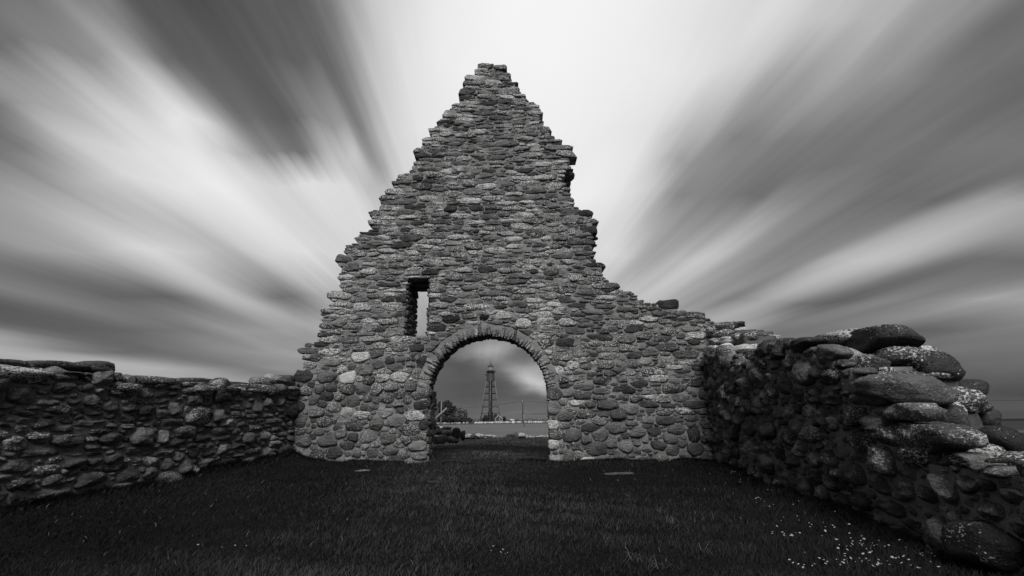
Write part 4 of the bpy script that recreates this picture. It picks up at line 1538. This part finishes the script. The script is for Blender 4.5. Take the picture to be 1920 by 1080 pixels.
pl_t = at_depth(790, 762, 190.0)
pr_t = Vector((pt.x + 62, Dp - 8, pt.z + .1))
wire(pl_t, pt, 1.2, 'thin dark wire sagging past the lighthouse to the lone utility pole')
wire(pt, pr_t, 1.2, 'thin dark wire running right from the utility pole behind the arch jamb')
r0 = at_depth(1700, 746, 95.0); r1 = at_depth(2100, 748, 95.0)
wire(r0, r1, .4, 'thin dark wire against the sky over the sea at the right edge')

Ds = 96.0
st_ = at_depth(828, 752.5, Ds); sb = Vector((st_.x, Ds, gz(st_.x, Ds)))
ws = empty('post_with_beam', tuple(sb), 'pale wooden post with a slanting beam in the meadow, seen at the left inside the arch', 'post')
bf = Buf(); bf.add(*tube_vf(sb - Vector((0, 0, .2)), st_, .14, .11, 8)); bf.obj('post', M_WOOD, ws)
p0 = at_depth(806, 794, Ds - .5); p1 = at_depth(838, 765, Ds - .5)
bf = Buf(); bf.add(*tube_vf(p0, p1, .2, .2, 8)); bf.obj('slanting_beam', M_WOOD, ws)
V, Fc = boulder_geo(sb + Vector((0, -.3, .1)), .5, .4, .3, seed=3.3)
bf = Buf(); bf.add(V, Fc, .5, 1.5); bf.obj('footing_stone', M_BOULDER, ws)

# ------------------------------------------------------------------ trees, shrubs
def leaf_mat(name, g0):
    m, g = new_mat(name)
    tone = g.attr('tone')
    col = g.math('MULTIPLY', tone, g0)
    principled(g, g.gray(col), .8, None, spec=.15)
    return m


M_LEAFD = leaf_mat('dark_foliage', .045)
M_LEAFM = leaf_mat('grey_green_foliage', .13)
M_BARK = simple_mat('bark', .06, .3, 4.0, .9, .4)


def tree(rect, Yd, mat, label, lobes, n, name='bushy_tree', cat='tree', leaf=.35, seed=1):
    x0, y0, x1, y1 = rect
    rr = np.random.RandomState(seed)
    p0 = at_depth(x0, y0, Yd); p1 = at_depth(x1, y1, Yd)
    cx_ = (p0.x + p1.x) / 2; W = (p1.x - p0.x) / 2
    zb_ = gz(cx_, Yd); H = p0.z - zb_
    t = empty(name, (cx_, Yd, zb_), label, cat)
    c = []; sh = []
    for (lx, lz, lr) in lobes:
        k = int(n * lr ** 2)
        d = rr.normal(size=(k, 3)); d /= np.linalg.norm(d, axis=1)[:, None]
        rad = lr * (0.72 + 0.28 * rr.rand(k)) * (1 + .18 * np.sin(d[:, 0] * 7 + lx * 9) * np.sin(d[:, 2] * 6 + 3))
        q = d * rad[:, None] * np.array([W, W * .8, H * .62])
        q += np.array([cx_ + lx * W, Yd, zb_ + lz * H])
        c.append(q)
    c = np.concatenate(c)
    c = c[c[:, 2] > zb_ + .1]
    k = len(c)
    V = np.zeros((k, 4, 3))
    u = rr.normal(size=(k, 3)); u /= np.linalg.norm(u, axis=1)[:, None]
    w_ = np.cross(u, rr.normal(size=(k, 3))); w_ /= np.linalg.norm(w_, axis=1)[:, None]
    s = leaf * (.5 + rr.rand(k))[:, None]
    V[:, 0] = c - u * s; V[:, 1] = c + w_ * s * .5; V[:, 2] = c + u * s; V[:, 3] = c - w_ * s * .5
    tone = np.repeat(.6 + .8 * rr.rand(k), 4)
    Fc = [(4 * i, 4 * i + 1, 4 * i + 2, 4 * i + 3) for i in range(k)]
    add_mesh('crown', V.reshape(-1, 3).tolist(), Fc, mat, t, {'tone': tone, 'lich': tone * 0}, smooth=False)
    bf = Buf()
    bf.add(*tube_vf((cx_, Yd, zb_ - .2), (cx_ + .1 * W, Yd, zb_ + H * .55), W * .07 + .05, W * .03 + .02, 8))
    for (lx, lz, lr) in lobes:
        bf.add(*tube_vf((cx_, Yd, zb_ + H * .15), (cx_ + lx * W * .8, Yd, zb_ + lz * H), W * .035 + .02, .02, 6))
    bf.obj('trunk', M_BARK, t)


tree((812, 753, 858, 795), 190, M_LEAFD, 'large dark rounded tree at the left inside the arch', [(0, .55, .75), (.1, .75, .5), (-.5, .4, .6), (.6, .45, .5), (-.3, .7, .5), (.5, .25, .55), (-.7, .2, .5), (0, .2, .7)], 3800, seed=2)
tree((852, 766, 879, 795), 186, M_LEAFM, 'paler grey tree between the dark tree and the lighthouse', [(0, .5, .7), (.3, .62, .5), (-.4, .55, .5), (.6, .3, .4), (-.2, .8, .38)], 2300, seed=3)
tree((846, 778, 885, 796), 178, M_LEAFD, 'low dark spreading shrub in front of the pale tree', [(0, .4, .6), (-.6, .45, .5), (.55, .35, .5), (.1, .5, .45)], 2600, name='shrub', cat='shrub', leaf=.25, seed=4)
tree((806, 774, 850, 796), 176, M_LEAFD, 'low dark hedge-like shrub under the large dark tree', [(0, .45, .6), (-.6, .45, .5), (.6, .4, .5)], 2600, name='shrub', cat='shrub', leaf=.25, seed=5)
tree((812, 762, 824, 790), 172, M_LEAFM, 'small pale bush half hidden by the left side of the arch', [(0, .5, .7), (.2, .8, .4)], 900, name='shrub', cat='shrub', leaf=.25, seed=6)
tree((904, 777, 917, 791), 236, M_LEAFD, 'dark bush left of the lighthouse foot', [(0, .5, .7), (.4, .4, .6), (-.5, .3, .5)], 900, name='shrub', cat='shrub', leaf=.3, seed=7)
tree((941, 781, 949, 791), 240, M_LEAFD, 'small dark bush right of the hut', [(0, .5, .8), (.3, .4, .6)], 900, name='shrub', cat='shrub', leaf=.3, seed=8)
tree((924, 776, 934, 791), 246, M_LEAFD, 'dark bush between the lighthouse tube and the hut', [(0, .5, .8)], 800, name='shrub', cat='shrub', leaf=.3, seed=9)
# ground-hugging scrub along the shore
rr = np.random.RandomState(5)
V = []; T = []
for i in range(150):
    cx_ = rr.uniform(-70, 62); cy_ = rr.uniform(255, 330); W = rr.uniform(1.2, 4.5); H = rr.uniform(.4, 1.0)
    z0 = gz(cx_, cy_)
    for k in range(40):
        a = rr.uniform(0, 6.28); r = math.sqrt(rr.rand())
        p = np.array([cx_ + r * math.cos(a) * W, cy_ + r * math.sin(a) * W * .6, z0 + H * rr.rand() * (1 - r * r * .8)])
        u = rr.normal(size=3) * .35; w_ = rr.normal(size=3) * .3
        V += [p - u, p + w_, p + u]; T += [.5 + rr.rand()] * 3
o = add_mesh('scrub', [tuple(p) for p in V], [(3 * i, 3 * i + 1, 3 * i + 2) for i in range(len(V) // 3)], M_LEAFM, None, {'tone': T, 'lich': T}, smooth=False)
set_props(o, 'low grey scrub along the shore behind the meadow', 'scrub', kind='stuff')
c = at_depth(960, 788, 240); c.z = gz(c.x, 240) + .5
V, Fc = boulder_geo(c, 1.5, 1.0, .55, seed=5.5)
o = add_mesh('pale_boulder', V, Fc, M_BOULDER, None, {'tone': [.5] * len(V), 'lich': [1.5] * len(V)}, loc=tuple(c))
set_props(o, 'pale boulder lying right of the hut and its bush', 'boulder')
# surf on the skerries, right edge
M_SURF = simple_mat('surf', .75, .3, 1.5, .8, .4)
bf = Buf()
for x0, x1, y in ((1858, 1866, 791), (1868, 1874, 790.5), (1878, 1898, 789.5), (1904, 1930, 791), (1990, 2030, 790)):
    zc_ = -3.93
    r = ray((x0 + x1) / 2, y); t = zc_ / r.z; p = r * t
    hw = (x1 - x0) / 2 * t
    V, Fc = boulder_geo(p, hw, 2.5, .35, e=2.2, rough=.2, seed=x0 * .1, nu=12, nv=6)
    bf.add(V, Fc)
o = bf.obj('surf', M_SURF); set_props(o, 'white surf breaking on skerries offshore at the right edge', 'surf', kind='stuff')

# ------------------------------------------------------------------ grass
m, g = new_mat('grass_blades')
tone = g.attr('tone')
principled(g, g.gray(tone), .75, None, spec=.12)
M_GRASS = m


def wall_ok(x, y):
    lx = -4.10 - 0.1755 * (9 - y)
    rx = 3.72 - 0.1546 * (9 - y)
    ins = (x > lx) & (x < rx) & (y < 8.93)
    door = (x > JL + .03) & (x < JR - .03) & (y >= 8.93) & (y < 10.1)
    outb = (y >= 10.1) & (x > -5.5) & (x < 4.5)
    return ins | door | outb


def vnoise(x, y, f, s=0):
    r = np.zeros_like(x)
    rs = np.random.RandomState(100 + s)
    for k in range(7):
        a = rs.uniform(0, 6.28); ff = f * rs.uniform(.6, 1.6)
        r += np.sin((x * math.cos(a) + y * math.sin(a)) * ff + rs.uniform(0, 6.28))
    return r / 7 * 1.6


def make_grass(N, ymin, ymax, hgt, wid, seed, tone0=.024, edge=False):
    rs = np.random.RandomState(seed)
    t = rs.rand(N)
    y = ymin * (ymax / ymin) ** t
    x = (rs.rand(N) * 2 - 1) * (y * 1.3 + .5)
    if edge:
        # the uncut fringe along the foot of the walls
        d = rs.exponential(.07, N) + .0
        w3 = rs.rand(N)
        yy = 9 - 6.8 * rs.rand(N) ** .8
        lx_ = -4.10 - .1755 * (9 - yy) + d
        rx_ = 3.70 - .1546 * (9 - yy) - d
        gx_ = rs.uniform(-4.1, 3.75, N)
        x = np.where(w3 < .25, lx_, np.where(w3 < .5, rx_, gx_))
        y = np.where(w3 < .5, yy, 8.95 - d)
    k = wall_ok(x, y)
    if edge:
        k &= (vnoise(x, y, 7, 9) + .35 + rs.rand(N) * .5) > .3
    x, y = x[k], y[k]
    n = len(x)
    z = ground_z(x, y) - .004
    clump = vnoise(x, y, 9, 1)
    big = vnoise(x, y, 1.6, 2)
    wall_d = np.minimum(np.minimum(x - (-4.10 - .1755 * (9 - y)), (3.72 - .1546 * (9 - y)) - x), np.where(y < 9, 9 - y, 5))
    tall = 1 + 2.0 * np.exp(-np.maximum(wall_d, 0) / .12) * (.6 + .4 * vnoise(x, y, 6, 5))
    h = hgt * (0.55 + .7 * rs.rand(n)) * (1 + .35 * clump) * (1 + .25 * big) * tall
    h = np.maximum(h, .012)
    dist = np.hypot(x, y)
    wd = wid * (.7 + .6 * rs.rand(n)) * np.maximum(1, dist / 4.0)
    a = rs.rand(n) * 6.283
    lean = h * (.4 + 1.0 * rs.rand(n))
    wx, wy = np.cos(a) * wd, np.sin(a) * wd
    b = a + 1.57 + rs.normal(0, .5, n)
    lx, ly = np.cos(b) * lean + .25 * h, np.sin(b) * lean
    V = np.zeros((n, 5, 3))
    V[:, 0] = np.stack([x - wx, y - wy, z], 1); V[:, 1] = np.stack([x + wx, y + wy, z], 1)
    V[:, 2] = np.stack([x + wx * .8 + lx * .35, y + wy * .8 + ly * .35, z + h * .6], 1)
    V[:, 3] = np.stack([x - wx * .8 + lx * .35, y - wy * .8 + ly * .35, z + h * .6], 1)
    V[:, 4] = np.stack([x + lx, y + ly, z + h * .95], 1)
    i = np.arange(n) * 5
    loops = np.stack([i, i + 1, i + 2, i + 3, i + 3, i + 2, i + 4], 1).ravel()
    me = bpy.data.meshes.new('grass')
    me.vertices.add(n * 5); me.vertices.foreach_set('co', V.ravel())
    me.loops.add(n * 7); me.loops.foreach_set('vertex_index', loops.astype(np.int32))
    me.polygons.add(n * 2)
    ls = np.stack([np.arange(n) * 7, np.arange(n) * 7 + 4], 1).ravel()
    me.polygons.foreach_set('loop_start', ls.astype(np.int32))
    try:
        me.polygons.foreach_set('loop_total', np.tile([4, 3], n).astype(np.int32))
    except Exception:
        pass
    me.update(calc_edges=True)
    tn = tone0 * (.45 + .9 * rs.rand(n)) * (1 + .6 * big) * (1 + .3 * clump) * (.5 + 1.7 * np.exp(-((x + .3 + .05 * y) / 1.9) ** 2) + 6.5 * smooth(8.8, 13, y))  # last term paints blades brighter behind the gable, countering its shade
    straw = rs.rand(n) < .006
    tn[straw] = .08 + .08 * rs.rand(straw.sum())
    at = me.attributes.new('tone', 'FLOAT', 'POINT')
    at.data.foreach_set('value', np.repeat(np.maximum(tn, .004), 5).astype(np.float32))
    me.materials.append(M_GRASS)
    o = bpy.data.objects.new('grass', me)
    COL.objects.link(o)
    return o


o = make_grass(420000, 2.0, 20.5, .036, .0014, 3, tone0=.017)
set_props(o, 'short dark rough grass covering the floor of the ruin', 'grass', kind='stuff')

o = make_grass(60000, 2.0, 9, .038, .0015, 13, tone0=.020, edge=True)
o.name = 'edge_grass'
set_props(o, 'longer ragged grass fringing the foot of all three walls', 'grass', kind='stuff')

# pale tufts of longer blades
tufts = [(1235, 965, 'long pale grass blades in the turf below the right pier of the arch'), (1258, 985, 'pale grass blades just right of the other middle tuft'),
         (1165, 985, 'pale grass blades left of the middle tufts'), (1235, 1072, 'curling pale grass tuft at the bottom edge right of centre'), (1195, 1060, 'pale bent grass blades at the bottom edge below the middle tufts'),
         (1320, 1040, 'small pale grass tuft towards the daisies'), (1180, 935, 'faint pale grass tuft nearest to the right pier'), (830, 1000, 'thin pale grass tuft in the lawn left of centre')]
rt = random.Random(77)


def ground_hit(px, py):
    r = ray(px, py)
    z = -.88
    for _ in range(6):
        p = r * (z / r.z)
        z = gz(p.x, p.y)
    return Vector((p.x, p.y, z))


for px, py, lab in tufts:
    c = ground_hit(px, py)
    V = []; Fc = []
    for k in range(rt.randint(9, 15)):
        a = rt.uniform(0, 6.28); L = rt.uniform(.05, .15); w_ = rt.uniform(.0010, .0020)
        bx, by = rt.gauss(0, .03), rt.gauss(0, .03)
        o0 = len(V)
        for s in range(6):
            t = s / 5
            r = L * t; zz = L * (1.1 * t - .95 * t * t) + .02
            ww = w_ * (1 - t * .8)
            p = c + Vector((bx + math.cos(a) * r, by + math.sin(a) * r, zz))
            V += [p + Vector((-math.sin(a) * ww, math.cos(a) * ww, 0)), p - Vector((-math.sin(a) * ww, math.cos(a) * ww, 0))]
        for s in range(5):
            Fc.append((o0 + 2 * s, o0 + 2 * s + 1, o0 + 2 * s + 3, o0 + 2 * s + 2))
    o = add_mesh('grass_tuft', V, Fc, M_GRASS, None, {'tone': [rt.uniform(.05, .11)] * len(V)}, loc=tuple(c))
    set_props(o, lab, 'grass tuft', 'pale grass tufts in the dark turf')

# flat stones flush in the turf
for px, py, w_, lab in ((680, 883, .17, 'thin flat pale stone in the grass before the left part of the gable'), (1158, 889, .30, 'flat pale stone sunk in the grass before the right part of the gable'), (830, 904, .26, 'worn flat stone patch in the turf before the arch')):
    c = ground_hit(px, py)
    V, Fc = boulder_geo(c + Vector((0, 0, -.002)), w_ * .8, w_ * .3, .024, seed=px * .1, rough=.5, e=2.3, nu=24)
    kk = {680: .16, 1158: .09}.get(px, .03)
    o = add_mesh('flat_stone', V, Fc, M_BOULDER, None, {'tone': [kk] * len(V), 'lich': [.6 if px != 830 else .2] * len(V)}, loc=tuple(c))
    set_props(o, lab, 'stone')

# ------------------------------------------------------------------ daisies
M_PETAL = simple_mat('daisy_petal', .48, .05, 5.0, .7, 0)


M_STEM = simple_mat('daisy_stem', .015, .1, 5.0, .7, 0)


def daisy_mesh():
    V = []; Fc = []
    n = 14
    V.append((0, 0, .055)); c0 = 0
    for i in range(n):
        t = 2 * math.pi * i / n
        for r, z, dt in ((.0035, .0555, 0), (.0105, .058, .14), (.0115, .0585, 0), (.0105, .058, -.14)):
            V.append((math.cos(t + dt) * r, math.sin(t + dt) * r, z))
    for i in range(n):
        a = 1 + 4 * i
        Fc.append((a, a + 3, a + 2, a + 1))
    b = len(V)
    for r, z in ((.0045, .055), (.0045, .058), (.002, .0605)):
        for k in range(8):
            t = 2 * math.pi * k / 8
            V.append((math.cos(t) * r, math.sin(t) * r, z))
    for j in range(2):
        for k in range(8):
            Fc.append((b + j * 8 + k, b + j * 8 + (k + 1) % 8, b + (j + 1) * 8 + (k + 1) % 8, b + (j + 1) * 8 + k))
    Fc.append(tuple(b + 16 + k for k in range(8)))
    s = len(V)
    for z in (0, .055):
        for k in range(4):
            t = math.pi * k / 2
            V.append((math.cos(t) * .0008, math.sin(t) * .0008, z))
    for k in range(4):
        Fc.append((s + k, s + (k + 1) % 4, s + 4 + (k + 1) % 4, s + 4 + k))
    me = bpy.data.meshes.new('daisy')
    me.from_pydata(V, [], Fc)
    me.materials.append(M_PETAL)
    me.materials.append(M_STEM)
    for p in me.polygons:
        if min(p.vertices) >= s:
            p.material_index = 1
    return me


dm = daisy_mesh()
ZONES = [
    (1385, 896, 20, 7, 9, 'small white daisy in the dark turf by the inner corner of the right wall', 'daisies by the corner'),
    (1405, 905, 14, 5, 6, 'small white daisy just below those at the inner corner of the right wall', 'daisies below the corner'),
    (1425, 942, 14, 6, 7, 'small white daisy in the little group below the corner, level with the third base boulder', 'daisies in the little upper group'),
    (1440, 924, 6, 3, 3, 'small white daisy in the pair above the little group', 'daisies in the pair'),
    (1478, 960, 30, 16, 8, 'scattered white daisy halfway down the foot of the right wall', 'scattered daisies halfway down'),
    (1455, 1010, 16, 7, 9, 'white daisy in the left-hand patch of the lawn, left of the dense bed', 'daisies in the left-hand patch'),
    (1540, 1000, 40, 12, 14, 'white daisy of the loose band above the dense bed', 'daisies in the loose band'),
    (1600, 1030, 34, 10, 22, 'white daisy in the dense bed at the lower right', 'daisies in the dense bed'),
    (1625, 1058, 34, 12, 26, 'white daisy in the lowest part of the dense bed at the bottom edge', 'daisies at the bottom edge'),
    (1540, 1066, 28, 8, 14, 'white daisy at the bottom edge left of the dense bed', 'daisies left of the dense bed'),
    (1735, 1035, 40, 20, 18, 'white daisy in deep shade near the foot of the low broken wall end', 'daisies by the wall end'),
    (1715, 1066, 40, 9, 12, 'white daisy in deep shade at the bottom edge, right of the dense bed', 'daisies at the bottom right'),
    (930, 1045, 11, 4, 7, 'tiny white daisy in the small cluster at the bottom centre', 'daisies at the bottom centre'),
    (405, 1033, 30, 4, 4, 'tiny white daisy in the dark turf at the lower left', 'daisies at the lower left'),
]
for cx_, cy_, sx, sy, n, lab, grp in ZONES:
    for _ in range(n):
        p = ground_hit(rt.gauss(cx_, sx * 1.0), rt.gauss(cy_, sy * 1.0))
        if not bool(wall_ok(np.array(p.x), np.array(p.y))) or p.y < 2.0:
            continue
        o = bpy.data.objects.new('daisy', dm)
        o.location = p
        o.rotation_euler = (rt.gauss(.35, .25), rt.gauss(-.1, .25), rt.uniform(0, 6))
        k = rt.uniform(.45, .85)
        o.scale = (k, k, rt.uniform(.55, .8))
        COL.objects.link(o)
        set_props(o, lab, 'daisy', grp)
